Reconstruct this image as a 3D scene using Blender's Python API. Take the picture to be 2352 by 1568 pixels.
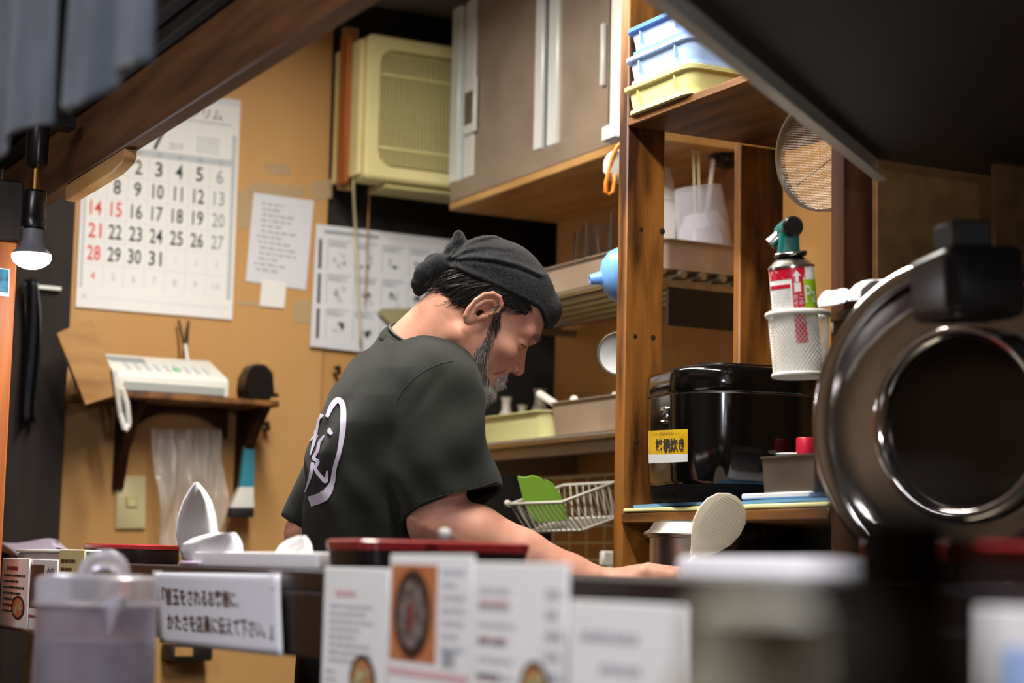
import bpy, bmesh, math, random
import numpy as np
from mathutils import Vector, Matrix, Quaternion
from mathutils.bvhtree import BVHTree

for _o in list(bpy.data.objects): bpy.data.objects.remove(_o)
SC = bpy.context.scene
COL = SC.collection
random.seed(7)
RNG = np.random.default_rng(7)

# ------------------------------------------------------------------ camera
FPX = 4394.27                                  # focal length in pixels of the 2352 x 1568 frame
YAW, PITCH, ROLL = (math.radians(a) for a in (27.6177, 6.76438, 1.23788))
CAM = Vector((0.0, 0.0, 1.2))
_cy, _sy, _cp, _sp = math.cos(YAW), math.sin(YAW), math.cos(PITCH), math.sin(PITCH)
CF = Vector((_sy*_cp, _cy*_cp, _sp)); _r = Vector((_cy, -_sy, 0)); _u = _r.cross(CF)
CR = math.cos(ROLL)*_r + math.sin(ROLL)*_u
CU = -math.sin(ROLL)*_r + math.cos(ROLL)*_u
cam_data = bpy.data.cameras.new('camera'); cam = bpy.data.objects.new('camera', cam_data); COL.objects.link(cam)
cam.matrix_world = Matrix((( CR.x, CU.x, -CF.x, CAM.x), (CR.y, CU.y, -CF.y, CAM.y), (CR.z, CU.z, -CF.z, CAM.z), (0, 0, 0, 1)))
cam_data.sensor_fit = 'HORIZONTAL'; cam_data.sensor_width = 36.0; cam_data.lens = FPX/2352*36.0
cam_data.clip_start = 0.02
cam_data.dof.use_dof = True; cam_data.dof.focus_distance = 2.95; cam_data.dof.aperture_fstop = 3.4
SC.camera = cam

# ------------------------------------------------------------------ world, lamps, exposure
SC.view_settings.view_transform = 'Standard'; SC.view_settings.look = 'None'
SC.view_settings.gamma = 1.0; SC.view_settings.use_curve_mapping = False
SC.view_settings.exposure = 0.0
wd = bpy.data.worlds.new('world'); SC.world = wd; wd.use_nodes = True
wd.node_tree.nodes['Background'].inputs[0].default_value = (0.8, 0.85, 1.0, 1)
wd.node_tree.nodes['Background'].inputs[1].default_value = 0.02

def area(name, loc, size, size_y, power, color, target=None):
    l = bpy.data.lights.new(name, 'AREA'); l.shape = 'RECTANGLE'; l.size = size; l.size_y = size_y
    l.energy = power; l.color = color
    o = bpy.data.objects.new(name, l); COL.objects.link(o); o.location = loc
    if target is not None:
        o.rotation_euler = (Vector(target)-Vector(loc)).to_track_quat('-Z', 'Y').to_euler()
    return o
# two fluorescent fittings over the kitchen aisle, one over the customers' seats
KLAMPS = [(1.02, 2.05, 2.44), (1.22, 3.0, 2.44)]
area('kitchen_lamp_light', KLAMPS[0], 0.10, 1.0, 25, (1.0, 0.95, 0.87))
area('kitchen_lamp_light', KLAMPS[1], 0.10, 0.9, 24, (1.0, 0.95, 0.87))
SLAMP = (-0.35, 1.25, 2.44)
area('seat_lamp_light', SLAMP, 0.14, 1.5, 38, (0.95, 0.93, 1.0))

# ------------------------------------------------------------------ pixel helpers: a pixel gives a direction, a plane gives the place
def ray(px, py): return CF + CR*((px-1176)/FPX) + CU*((784-py)/FPX)
def aX(px, py, X): d = ray(px, py); return CAM + d*(X/d.x)
def aY(px, py, Y): d = ray(px, py); return CAM + d*(Y/d.y)
def aZ(px, py, Z): d = ray(px, py); return CAM + d*((Z-CAM.z)/d.z)
def aD(px, py, D): return CAM + ray(px, py)*D

# ------------------------------------------------------------------ materials
def lin(h):
    h = h.lstrip('#'); c = [int(h[i:i+2], 16)/255 for i in (0, 2, 4)]
    return tuple((x/12.92 if x <= 0.04045 else ((x+0.055)/1.055)**2.4) for x in c) + (1.0,)
MATS = {}
def mat(name, hx, rough=0.6, metal=0.0, hx2=None, scale=8.0, stretch=(1, 1, 1), detail=4.0, lo=0.35, hi=0.65,
        bump=0.0, bscale=None, trans=0.0, ior=1.45, emit=0.0, sss=0.0, sheen=0.0, coat=0.0, spec=0.5, rvar=0.0, alpha=1.0):
    m = bpy.data.materials.new(name); m.use_nodes = True; nt = m.node_tree; N = nt.nodes; L = nt.links
    b = N['Principled BSDF']; I = b.inputs
    I['Base Color'].default_value = lin(hx); I['Roughness'].default_value = rough; I['Metallic'].default_value = metal
    I['IOR'].default_value = ior; I['Transmission Weight'].default_value = trans; I['Alpha'].default_value = alpha
    I['Specular IOR Level'].default_value = spec
    I['Sheen Weight'].default_value = sheen; I['Coat Weight'].default_value = coat; I['Coat Roughness'].default_value = 0.08
    if sss: I['Subsurface Weight'].default_value = sss; I['Subsurface Radius'].default_value = (1.0, 0.35, 0.2); I['Subsurface Scale'].default_value = 0.004
    if emit: I['Emission Color'].default_value = lin(hx); I['Emission Strength'].default_value = emit
    if hx2 or bump or rvar:
        tc = N.new('ShaderNodeTexCoord'); mp = N.new('ShaderNodeMapping'); mp.inputs['Scale'].default_value = stretch
        L.new(tc.outputs['Object'], mp.inputs[0])
        nz = N.new('ShaderNodeTexNoise'); nz.inputs['Scale'].default_value = scale; nz.inputs['Detail'].default_value = detail
        L.new(mp.outputs[0], nz.inputs['Vector'])
        if hx2:
            cr = N.new('ShaderNodeValToRGB'); cr.color_ramp.elements[0].position = lo; cr.color_ramp.elements[1].position = hi
            cr.color_ramp.elements[0].color = lin(hx2); cr.color_ramp.elements[1].color = lin(hx)
            L.new(nz.outputs[0], cr.inputs[0]); L.new(cr.outputs[0], I['Base Color'])
        if rvar:
            mr = N.new('ShaderNodeMapRange'); mr.inputs['To Min'].default_value = max(0.02, rough-rvar); mr.inputs['To Max'].default_value = rough+rvar
            L.new(nz.outputs[0], mr.inputs[0]); L.new(mr.outputs[0], I['Roughness'])
        if bump:
            n2 = nz
            if bscale:
                n2 = N.new('ShaderNodeTexNoise'); n2.inputs['Scale'].default_value = bscale; n2.inputs['Detail'].default_value = 3
                L.new(mp.outputs[0], n2.inputs['Vector'])
            bp = N.new('ShaderNodeBump'); bp.inputs['Strength'].default_value = min(1, bump); bp.inputs['Distance'].default_value = 0.002
            L.new(n2.outputs[0], bp.inputs['Height']); L.new(bp.outputs[0], I['Normal'])
    MATS[name] = m
    return m
def M_(n): return MATS[n] if isinstance(n, str) else n

# ------------------------------------------------------------------ mesh building
MW = {}                                         # world matrix of every root and part
def xf(M, v): return tuple(M @ Vector(v)) if M is not None else tuple(v)
class MB:
    def __init__(s): s.v = []; s.f = []
    def add(s, vs, fs, M=None):
        k = len(s.v); s.v += [xf(M, v) for v in vs]; s.f += [tuple(i+k for i in f) for f in fs]; return s
    def box(s, x0, x1, y0, y1, z0, z1, M=None):
        vs = [(x, y, z) for z in (z0, z1) for y in (y0, y1) for x in (x0, x1)]
        return s.add(vs, [(0, 2, 3, 1), (4, 5, 7, 6), (0, 1, 5, 4), (2, 6, 7, 3), (0, 4, 6, 2), (1, 3, 7, 5)], M)
    def hexa(s, a, b):
        """two loops of equal length (bottom, top), closed solid"""
        n = len(a); fs = [tuple(reversed(range(n))), tuple(range(n, 2*n))] + [(i, (i+1) % n, n+(i+1) % n, n+i) for i in range(n)]
        return s.add([tuple(p) for p in a]+[tuple(p) for p in b], fs)
    def prism(s, poly, z0, z1, M=None):
        n = len(poly); vs = [(x, y, z0) for x, y in poly]+[(x, y, z1) for x, y in poly]
        return s.add(vs, [tuple(reversed(range(n))), tuple(range(n, 2*n))]+[(i, (i+1) % n, n+(i+1) % n, n+i) for i in range(n)], M)
    def lathe(s, prof, M=None, n=32, caps=True, a0=0.0, a1=2*math.pi, sx=1.0, sy=1.0):
        full = abs(a1-a0-2*math.pi) < 1e-6; m = n if full else n+1; vs = []; fs = []
        for r, z in prof:
            for i in range(m):
                a = a0+(a1-a0)*i/n; vs.append((r*math.cos(a)*sx, r*math.sin(a)*sy, z))
        for j in range(len(prof)-1):
            for i in range(n):
                k = (i+1) % m; fs.append((j*m+i, j*m+k, (j+1)*m+k, (j+1)*m+i))
        if caps and full:
            if prof[0][0] > 1e-6: fs.append(tuple(reversed(range(m))))
            if prof[-1][0] > 1e-6: fs.append(tuple((len(prof)-1)*m+i for i in range(m)))
        return s.add(vs, fs, M)
    def tube(s, pts, r, n=8, closed=False, caps=True):
        P = [Vector(p) for p in pts]; m = len(P); rs = r if hasattr(r, '__len__') else [r]*m
        T = []
        for i in range(m):
            a = P[(i-1) % m] if (closed or i > 0) else P[i]; b = P[(i+1) % m] if (closed or i < m-1) else P[i]
            t = (b-a); T.append(t.normalized() if t.length > 1e-9 else Vector((0, 0, 1)))
        up = Vector((0, 0, 1)) if abs(T[0].z) < 0.9 else Vector((1, 0, 0))
        nrm = (up - T[0]*up.dot(T[0])).normalized(); vs = []
        for i in range(m):
            nrm = (nrm - T[i]*nrm.dot(T[i])); nrm = nrm.normalized() if nrm.length > 1e-6 else T[i].orthogonal().normalized()
            bn = T[i].cross(nrm)
            for k in range(n):
                a = 2*math.pi*k/n; vs.append(tuple(P[i]+(nrm*math.cos(a)+bn*math.sin(a))*rs[i]))
        fs = []
        for i in range(m if closed else m-1):
            j = (i+1) % m
            for k in range(n):
                l = (k+1) % n; fs.append((i*n+k, i*n+l, j*n+l, j*n+k))
        if caps and not closed: fs += [tuple(reversed(range(n))), tuple((m-1)*n+k for k in range(n))]
        return s.add(vs, fs)
    def grid(s, fn, nu, nv, thick=0.0, tv=None):
        """sheet fn(u,v) with u,v in 0..1; thickness along tv"""
        k = len(s.v); P = [[Vector(fn(i/nu, j/nv)) for j in range(nv+1)] for i in range(nu+1)]
        vs = [tuple(p) for row in P for p in row]; w = nv+1
        fs = [(i*w+j, (i+1)*w+j, (i+1)*w+j+1, i*w+j+1) for i in range(nu) for j in range(nv)]
        if thick:
            tv = Vector(tv); N0 = len(vs); vs += [tuple(p+tv*thick) for row in P for p in row]
            fs += [tuple(N0+q for q in reversed(f)) for f in fs[:nu*nv]]
            rim = [(i, 0) for i in range(nu+1)]+[(nu, j) for j in range(1, nv+1)]+[(i, nv) for i in range(nu-1, -1, -1)]+[(0, j) for j in range(nv-1, 0, -1)]
            idx = [i*w+j for i, j in rim]
            for a, b in zip(idx, idx[1:]+idx[:1]): fs.append((b, a, N0+a, N0+b))
        return s.add(vs, fs)
    def build(s, name, m, parent=None, bevel=0.0, seg=1, smooth=40, **props):
        return make(name, s.v, s.f, m, parent, bevel, seg, smooth, **props)

def make(name, V, Fc, m, parent=None, bevel=0.0, seg=1, smooth=40, fixn=True, **props):
    if parent is not None: Mi = MW[parent].inverted(); V = [Mi @ Vector(v) for v in V]; origin = None
    else:
        A = np.array([tuple(v) for v in V]); lo, hi = A.min(0), A.max(0)
        origin = Vector(((lo[0]+hi[0])/2, (lo[1]+hi[1])/2, lo[2])); V = [Vector(v)-origin for v in V]
    me = bpy.data.meshes.new(name); me.from_pydata([tuple(v) for v in V], [], Fc)
    if fixn or bevel:
        bm = bmesh.new(); bm.from_mesh(me)
        if fixn: bmesh.ops.recalc_face_normals(bm, faces=bm.faces)
        if bevel:
            es = [e for e in bm.edges if len(e.link_faces) == 2 and e.calc_face_angle(0) > math.radians(38)]
            bmesh.ops.bevel(bm, geom=es, offset=bevel, segments=seg, affect='EDGES', profile=0.6, clamp_overlap=True)
        bm.to_mesh(me); bm.free()
    if smooth:
        me.shade_smooth()
        if smooth < 180: me.set_sharp_from_angle(angle=math.radians(smooth))
    me.materials.append(M_(m))
    o = bpy.data.objects.new(name, me); COL.objects.link(o)
    if parent is not None: o.parent = parent; MW[o] = MW[parent]
    else: o.location = origin; MW[o] = Matrix.Translation(origin)
    for k, v in props.items(): o[k] = v
    return o
def thing(name, label, cat, loc, rot=None, group=None):
    o = bpy.data.objects.new(name, None); COL.objects.link(o); o.empty_display_size = 0.05
    M = Matrix.Translation(Vector(loc))
    if rot is not None: M = M @ rot.to_4x4()
    o.matrix_world = M; MW[o] = M; o['label'] = label; o['category'] = cat
    if group: o['group'] = group
    return o
def tag(o, label, cat, group=None):
    o['label'] = label; o['category'] = cat
    if group: o['group'] = group
    return o
def struct(o): o['kind'] = 'structure'; return o
def inst(src, off, parent=None):
    """another piece sharing src's mesh, shifted by off"""
    o = src.copy(); COL.objects.link(o); o.location = src.location + Vector(off); o.parent = src.parent if parent is None else parent
    MW[o] = MW[o.parent] if o.parent else Matrix.Translation(o.location)
    return o
def frame(o, x, y, z=None):
    """matrix with given origin and axes"""
    x = Vector(x).normalized(); y = Vector(y); y = (y - x*y.dot(x)).normalized(); z = x.cross(y)
    return Matrix(((x.x, y.x, z.x, o[0]), (x.y, y.y, z.y, o[1]), (x.z, y.z, z.z, o[2]), (0, 0, 0, 1)))
def align_z(p, d, xh=None):
    """matrix with origin p whose z axis points along d"""
    d = Vector(d).normalized(); x = Vector(xh) if xh is not None else d.orthogonal(); x = (x - d*x.dot(d)).normalized(); y = d.cross(x)
    return Matrix(((x.x, y.x, d.x, p[0]), (x.y, y.y, d.y, p[1]), (x.z, y.z, d.z, p[2]), (0, 0, 0, 1)))
def rrect(w, h, r, n=5):
    """rounded rectangle outline centred on 0"""
    out = []
    for cx, cy, a in ((w/2-r, h/2-r, 0), (-w/2+r, h/2-r, 90), (-w/2+r, -h/2+r, 180), (w/2-r, -h/2+r, 270)):
        for i in range(n+1):
            t = math.radians(a+90*i/n); out.append((cx+r*math.cos(t), cy+r*math.sin(t)))
    return out
def loop_loft(mb, loops, M=None, cap0=True, cap1=True):
    n = len(loops[0]); vs = [p for l in loops for p in l]; fs = []
    for j in range(len(loops)-1):
        for i in range(n): k = (i+1) % n; fs.append((j*n+i, j*n+k, (j+1)*n+k, (j+1)*n+i))
    if cap0: fs.append(tuple(reversed(range(n))))
    if cap1: fs.append(tuple((len(loops)-1)*n+i for i in range(n)))
    mb.add(vs, fs, M); return mb
TXT = {}
def text(s, bold=0.0):
    """outline text of height 1 as (verts, faces), centred on its box"""
    if (s, bold) not in TXT:
        cu = bpy.data.curves.new('lettering', 'FONT'); cu.body = s; cu.size = 1.0; cu.offset = bold; cu.resolution_u = 2
        ob = bpy.data.objects.new('lettering', cu); COL.objects.link(ob)
        me = bpy.data.meshes.new_from_object(ob.evaluated_get(bpy.context.evaluated_depsgraph_get()))
        V = np.array([tuple(v.co) for v in me.vertices]).reshape(-1, 3); Fs = [tuple(p.vertices) for p in me.polygons]
        bpy.data.objects.remove(ob); bpy.data.curves.remove(cu); bpy.data.meshes.remove(me)
        if len(V): c = (V.min(0)+V.max(0))/2; V = V-c
        TXT[(s, bold)] = (V, Fs)
    return TXT[(s, bold)]
def put_text(mb, s, M, x, y, h, w=None, bold=0.0, z=0.0):
    """write s centred on (x, y) of the sheet M, h tall, optionally squeezed to width w"""
    V, Fs = text(s, bold)
    if not len(V): return
    sz = V.max(0)-V.min(0); k = h/max(sz[1], 1e-6); kx = (w/max(sz[0], 1e-6)) if w else k
    mb.add([(x+v[0]*kx, y+v[1]*k, z) for v in V], Fs, M)
def rect2(mb, M, x0, x1, y0, y1, z=0.0): mb.add([(x0, y0, z), (x1, y0, z), (x1, y1, z), (x0, y1, z)], [(0, 1, 2, 3)], M)
def disc2(mb, M, x, y, rx, ry, z=0.0, n=20): mb.add([(x+rx*math.cos(2*math.pi*i/n), y+ry*math.sin(2*math.pi*i/n), z) for i in range(n)], [tuple(range(n))], M)
# ------------------------------------------------------------------ materials of the place
mat('plywood', '#d2a468', 0.55, hx2='#bf8d50', scale=2.2, stretch=(1, 1, 0.35), detail=6, lo=0.3, hi=0.72, bump=0.05, bscale=60)
mat('black_wall', '#2a2623', 0.7, hx2='#1d1a18', scale=5, bump=0.1, bscale=40)
mat('right_wall', '#c08f52', 0.6, hx2='#a97a40', scale=3, detail=5, bump=0.05, bscale=50)
mat('plain_wall', '#77624a', 0.8, hx2='#68543d', scale=4)
mat('floor', '#57504a', 0.5, hx2='#453f3a', scale=6, bump=0.05)
mat('ceiling', '#b0a594', 0.8, hx2='#a19684', scale=3)
mat('beam_wood', '#6e4726', 0.55, hx2='#4a2d16', scale=5, stretch=(6, 0.6, 6), detail=8, bump=0.08, bscale=30)
mat('dark_wood', '#22150f', 0.75, hx2='#170e0a', scale=6, stretch=(5, 5, 0.7), detail=6, bump=0.05)
mat('lacquer_dark', '#241617', 0.32, hx2='#1a1011', scale=8, spec=0.5)
mat('orange_wood', '#b5652a', 0.5, hx2='#8f4a1c', scale=5, stretch=(9, 9, 0.5), detail=8, bump=0.05)
mat('rack_wood', '#9a6228', 0.45, hx2='#3f220c', scale=5, stretch=(5, 5, 0.8), detail=9, lo=0.36, hi=0.58, bump=0.15, bscale=60)
mat('rack_wood_flat', '#8a5a28', 0.55, hx2='#4a2c10', scale=6, stretch=(5, 0.6, 5), detail=9, lo=0.32, hi=0.6, bump=0.1)
mat('dark_and_shaded_wood', '#4f2d17', 0.75, spec=0.2, hx2='#2c180c', scale=6, stretch=(5, 5, 0.55), detail=9, bump=0.12, bscale=60)  # dark brown wood; on the near rack posts it stands in for shade
mat('knot', '#2a160a', 0.7)
mat('light_wood', '#c59a5e', 0.55, hx2='#a97b43', scale=5, stretch=(5, 1, 5), detail=6)
mat('pine', '#b78a50', 0.55, hx2='#96693a', scale=5, stretch=(1.2, 6, 6), detail=6, bump=0.06)
mat('steel', '#b9b4ac', 0.28, 1.0, rvar=0.12, scale=9)
mat('steel_dull', '#a39b90', 0.45, 1.0, rvar=0.12, scale=14, bump=0.03)
mat('steel_brown', '#a28f7d', 0.55, 0.35, hx2='#93806f', scale=7, detail=5, rvar=0.1)
mat('pan_steel', '#b9a48f', 0.5, 0.35, hx2='#a8937f', scale=7, detail=5, rvar=0.1)
mat('wire_white', '#bdb8aa', 0.5)
mat('aluminium', '#e4e6e2', 0.4, 0.25)
mat('rim_steel', '#b4b2a8', 0.4, 0.55, rvar=0.1, scale=12)
mat('chrome', '#d6d1cb', 0.08, 1.0, bump=0.02, bscale=25)
mat('lid_chrome', '#dad5cf', 0.1, 1.0, bump=0.55, bscale=9)
mat('black_plastic', '#151313', 0.28)
mat('black_gloss', '#0b0a0a', 0.12, coat=0.5)
mat('black_matt', '#181614', 0.6)
mat('white_plastic', '#e6e5dc', 0.4)
mat('white_paper', '#efeeea', 0.7)
mat('paper_grey', '#cdd1d4', 0.7)
mat('paper_cool', '#dfe0e6', 0.7)
mat('tissue', '#fdfbfc', 0.95)
mat('cream_plastic', '#e8dca2', 0.45, hx2='#dccf92', scale=5)
mat('cream_dim', '#b9ad78', 0.55)
mat('ivory', '#cfc190', 0.4)
mat('yellow_plastic', '#dfdb9a', 0.35, sss=0.3)
mat('yellow_pale', '#e2dfa0', 0.4, sss=0.2)
mat('blue_pale', '#a9c6ef', 0.35, sss=0.3)
mat('blue_mid', '#6d9be4', 0.35)
mat('blue_funnel', '#74aef2', 0.3, sss=0.2)
mat('sky_cloth', '#5f93c4', 0.9, bump=0.3, bscale=300)
mat('green_board', '#6f9a23', 0.5)
mat('orange_rubber', '#ef8a2a', 0.45)
mat('red_lacquer', '#a52f2c', 0.25, coat=0.3)
mat('red_plastic', '#c8203a', 0.35)
mat('ink_black', '#23262a', 0.7)
mat('ink_red', '#e2382a', 0.7)
mat('ink_grey', '#9aa0a4', 0.7)
mat('ink_faint', '#c3c8cb', 0.7)
mat('ink_brown', '#5a3a2a', 0.6)
mat('ink_tan', '#b9814f', 0.6)
mat('tape', '#d9c29a', 0.3, alpha=0.45)
mat('clear', '#f4f6f8', 0.02, trans=1.0, ior=1.14, coat=0.3)
mat('clear_frost', '#eceaf2', 0.22, trans=0.75, ior=1.3)
mat('film', '#f2f0ec', 0.12, alpha=0.22, spec=0.8, coat=0.25)
mat('cord_black', '#171514', 0.5)
mat('cord_cream', '#d6cba2', 0.5)
mat('navy_cloth', '#39434f', 0.9, hx2='#2b343e', scale=14, bump=0.25, bscale=500, sheen=0.2)

# ------------------------------------------------------------------ the setting
YE, XR = 4.15, 2.155
struct(MB().box(-1.6, 2.9, -1.3, 4.4, -0.05, 0.0).build('floor', 'floor'))
struct(MB().box(-1.6, 2.9, -1.3, 4.4, 2.55, 2.6).build('ceiling', 'ceiling'))
struct(MB().box(-1.6, 1.674, YE, YE+0.03, 0.0, 2.55).build('wall_back', 'plywood', bevel=0.003))
struct(MB().box(1.674, 2.9, YE+0.02, YE+0.06, 0.0, 2.55).build('wall_recess', 'black_wall'))
struct(MB().box(1.6745, 1.99, YE+0.0005, YE+0.0195, 0.0, 1.83).build('wall_lower', 'plywood'))
struct(MB().box(XR, 2.9, -1.3, 3.90, 0.0, 2.55).build('wall_right', 'right_wall'))
struct(MB().box(-1.65, -1.6, -1.3, 4.4, 0.0, 2.55).build('wall_left', 'plain_wall'))
struct(MB().box(-1.6, 2.9, -1.35, -1.3, 0.0, 2.55).build('wall_front', 'plain_wall'))

# beam over the pass, its mouldings and the boarding above it
bm_ = struct(MB().box(0.75, 0.777, 0.7, 3.42, 1.789, 1.890).build('trim_1', 'beam_wood', bevel=0.002))
struct(MB().box(0.735, 0.777, 0.7, 3.42, 1.8905, 1.915).build('trim_2', 'dark_wood', bevel=0.003))
struct(MB().box(0.715, 0.777, 0.7, 3.42, 1.9155, 1.945).build('trim_3', 'dark_wood', bevel=0.004))
struct(MB().box(0.755, 0.777, 0.7, 3.42, 1.9455, 2.55).build('wall_over_beam', 'dark_wood'))
# column at the end of the pass
struct(MB().box(0.80, aY(168, 600, 4.05).x, 4.05, 4.1495, 0.0, 2.5495).build('trim_4', 'dark_wood', bevel=0.003))
struct(MB().box(0.50, 0.7495, 3.4205, 3.50, 0.0, 2.5495).build('trim_6', 'dark_wood', bevel=0.003))
# wooden post on the customers' side
p = aY(45, 500, 3.05)
struct(MB().box(p.x-0.12, p.x, 3.05, 3.17, 0.0, 1.702).build('trim_5', 'orange_wood', bevel=0.003))
MB().box(p.x-0.13, p.x+0.004, 3.045, 3.175, 1.7025, 1.80).build('trim_7', 'dark_wood', bevel=0.003)['kind'] = 'structure'

# wood offcut wedged under the beam
a, b = aX(150, 452, 0.752), aX(283, 372, 0.752)
mb = MB(); prof = [(b.y, 1.7885), (a.y, 1.7885), (a.y, 1.762), (b.y+0.06, 1.762), (b.y+0.012, 1.768), (b.y, 1.775)]
mb.hexa([(0.752, y, z) for y, z in prof], [(0.772, y, z) for y, z in prof])
tag(mb.build('wood_block', 'light_wood', bevel=0.002), 'small light wood block fixed under the brown beam', 'block')

# pass ledge: top board, front board, posts
LX = 0.75
led = thing('serving_ledge', 'dark lacquered serving ledge between the seats and the kitchen', 'ledge', (0.9, 1.8, 0.97))
MB().box(LX, 1.05, 0.30, 3.35, 1.172, 1.1945).build('top_board', 'lacquer_dark', led, bevel=0.002)
MB().box(LX, LX+0.022, 0.30, 3.35, 1.103, 1.172).build('front_board', 'lacquer_dark', led, bevel=0.002)
lg = MB().box(0.80, 0.85, 3.24, 3.29, 0.9705, 1.172).build('leg', 'lacquer_dark', led, bevel=0.002)
inst(lg, (0, -2.86, 0))
ct = thing('customer_counter', 'dark wooden dining counter in front of the ledge', 'counter', (0.55, 1.8, 0.0))
MB().box(0.22, 0.86, 0.12, 3.34, 0.93, 0.97).build('counter_top', 'dark_wood', ct, bevel=0.004)
MB().box(0.70, 0.76, 0.12, 3.34, 0.0, 0.93).build('counter_front', 'dark_wood', ct)
# ------------------------------------------------------------------ on the plywood wall
def wall_frame(off): return frame((0, YE-off, 0), (1, 0, 0), (0, 0, 1))     # sheet axes: x to the right, y up, z into the room
def wp(px, py, Y=YE): q = aY(px, py, Y); return q.x, q.z

# calendar
x0, z0 = wp(172, 705); x1, _z = wp(531, 739); z1 = 2.263
cal = thing('wall_calendar', 'large white wall calendar with bold black and red date numbers', 'calendar', ((x0+x1)/2, YE-0.004, z0))
MB().box(x0, x1, YE-0.006, YE-0.0005, z0, z1).build('page', 'white_paper', cal)
MB().box(x0, x1, YE-0.008, YE-0.0062, z1-0.014, z1).build('binding_strip', 'paper_cool', cal)
F6 = wall_frame(0.0065)
cols = [wp(216+(497-216)*k/6, 528+(559-528)*k/6)[0] for k in range(7)]
zr = [wp(217, 477)[1], wp(216, 528)[1], wp(214, 581)[1], wp(210, 632)[1]]
dz = (zr[0]-zr[2])/2
rows = [zr[0]+2*dz, zr[0]+dz, zr[0], zr[0]-dz, zr[0]-2*dz, zr[0]-3*dz]
mk, mr, mg, mf = MB(), MB(), MB(), MB()
for d in range(1, 32):
    i = d; r, c = divmod(i, 7)                          # the 1st falls on a Monday
    m = mr if (c == 0 or d == 15) else (mg if c == 6 else mk)
    m1 = MB(); put_text(m1, str(d), F6, cols[c], rows[r], 0.0335, 0.008 if d == 1 else 0.020 if d == 11 else 0.017 if d < 10 else (0.030 if str(d)[0] != '1' else 0.026), bold=0.012)
    m1.build('printed_number', 'ink_red' if m is mr else ('ink_grey' if m is mg else 'ink_black'), cal, fixn=False)
for d in range(1, 4): put_text(mf, str(d), F6, cols[3+d], rows[4], 0.014)
for d in range(4, 11): put_text(mr if d == 4 else mf, str(d), F6, cols[d-4], rows[5], 0.016)
for c, ch in enumerate('日月火水木金土'): put_text(mg, ch, F6, cols[c], rows[0]+0.033, 0.014, bold=0.006)
put_text(mk, '7', F6, wp(364, 318)[0], wp(364, 318)[1], 0.058, 0.034)
put_text(mg, '2019', F6, wp(402, 338)[0], wp(402, 338)[1], 0.016, 0.032)
put_text(mk, 'クリム', F6, wp(472, 262)[0], wp(472, 262)[1], 0.024, 0.078)
put_text(mk, '八', F6, wp(191, 681)[0], wp(191, 681)[1], 0.010)
for k in range(1, 32): put_text(mf, str(k), F6, x0+0.03+k*0.0102, wp(191, 681)[1]-0.001*0, 0.005)
for zz in (wp(472, 284)[1], ): rect2(mf, F6, cols[3], x1-0.02, zz, zz+0.004)
gb = MB()
rect2(gb, wall_frame(0.0062), x0+0.006, x0+0.012, z0+0.045, rows[0]+0.1); rect2(gb, wall_frame(0.0062), x1-0.016, x1-0.006, z0+0.045, rows[0]+0.1)
rect2(gb, wall_frame(0.0062), x0+0.012, x1-0.016, rows[0]+0.026, rows[0]+0.042)
for k in range(6):
    xm = (cols[k]+cols[k+1])/2; rect2(gb, wall_frame(0.0062), xm-0.0004, xm+0.0004, z0+0.05, rows[0]+0.026)
for r in range(5):
    zm = (rows[r]+rows[r+1])/2; rect2(gb, wall_frame(0.0062), x0+0.012, x1-0.016, zm-0.0003, zm+0.0003)
bx, bz = wp(477, 336)
for a in range(7):
    for b in range(5): rect2(gb, wall_frame(0.0062), bx-0.028+a*0.008, bx-0.023+a*0.008, bz-0.018+b*0.008, bz-0.013+b*0.008)
gb.build('printed_rules', 'ink_faint', cal, fixn=False, kind='stuff'); mk.build('heading_lettering', 'ink_black', cal, fixn=False, kind='stuff'); mr.build('small_red_number', 'ink_red', cal, fixn=False)
mg.build('weekday_lettering', 'ink_grey', cal, fixn=False, kind='stuff'); mf.build('faint_numbers', 'ink_faint', cal, fixn=False, kind='stuff')

# sheet of paper given by four pixels on the wall
def sheet(name, label, cat, q, m, off=0.002, th=0.0006, lines=0, ink='ink_faint', seed=1, group=None, parentless=True):
    P = [aY(px, py, YE-off) for px, py in q]; n = Vector((0, -1, 0))
    mb = MB(); mb.hexa([p+n*-th for p in P], [tuple(p) for p in P])
    if not lines: return tag(mb.build(name, m), label, cat, group)
    t = thing(name, label, cat, (sum(p.x for p in P)/4, YE-off, min(p.z for p in P)), group=group)
    mb.build('sheet', m, t); rnd = random.Random(seed); ml = MB(); tl, tr, br, bl = P
    for k in range(lines):
        v = 0.10+0.8*k/lines; w = rnd.uniform(0.45, 0.8); u = 0.1+rnd.uniform(0, 0.08); xx = u
        while xx < w:
            ww = rnd.uniform(0.03, 0.12); e = 0.28*0.8/lines
            A = [(xx, v), (xx+ww, v), (xx+ww, v+e), (xx, v+e)]
            ml.add([tuple((tl*(1-a)+tr*a)*(1-b)+(bl*(1-a)+br*a)*b+n*0.0006) for a, b in A], [(0, 1, 2, 3)]); xx += ww+0.03
    ml.build('printed_lines', ink, t, fixn=False, kind='stuff')
    return t
sheet('notice_sheet', 'white printed notice taped beside the calendar', 'notice', [(583, 442), (721, 461), (702, 666), (564, 645)], 'paper_cool', 0.003, lines=13, ink='ink_grey', seed=3)
sheet('small_note', 'small blank cream note under the white notice', 'note', [(602, 641), (658, 648), (653, 708), (596, 702)], 'white_paper', 0.005)
TAPES = ['yellowed tape running down beside the white notice', 'wide clear tape across the top of the white notice', 'crumpled yellow tape at the edge of the black wall', 'thin tape strip under the white notice', 'pale tape patch high above the white notice', 'faded tape patch beside the instruction poster']
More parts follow.
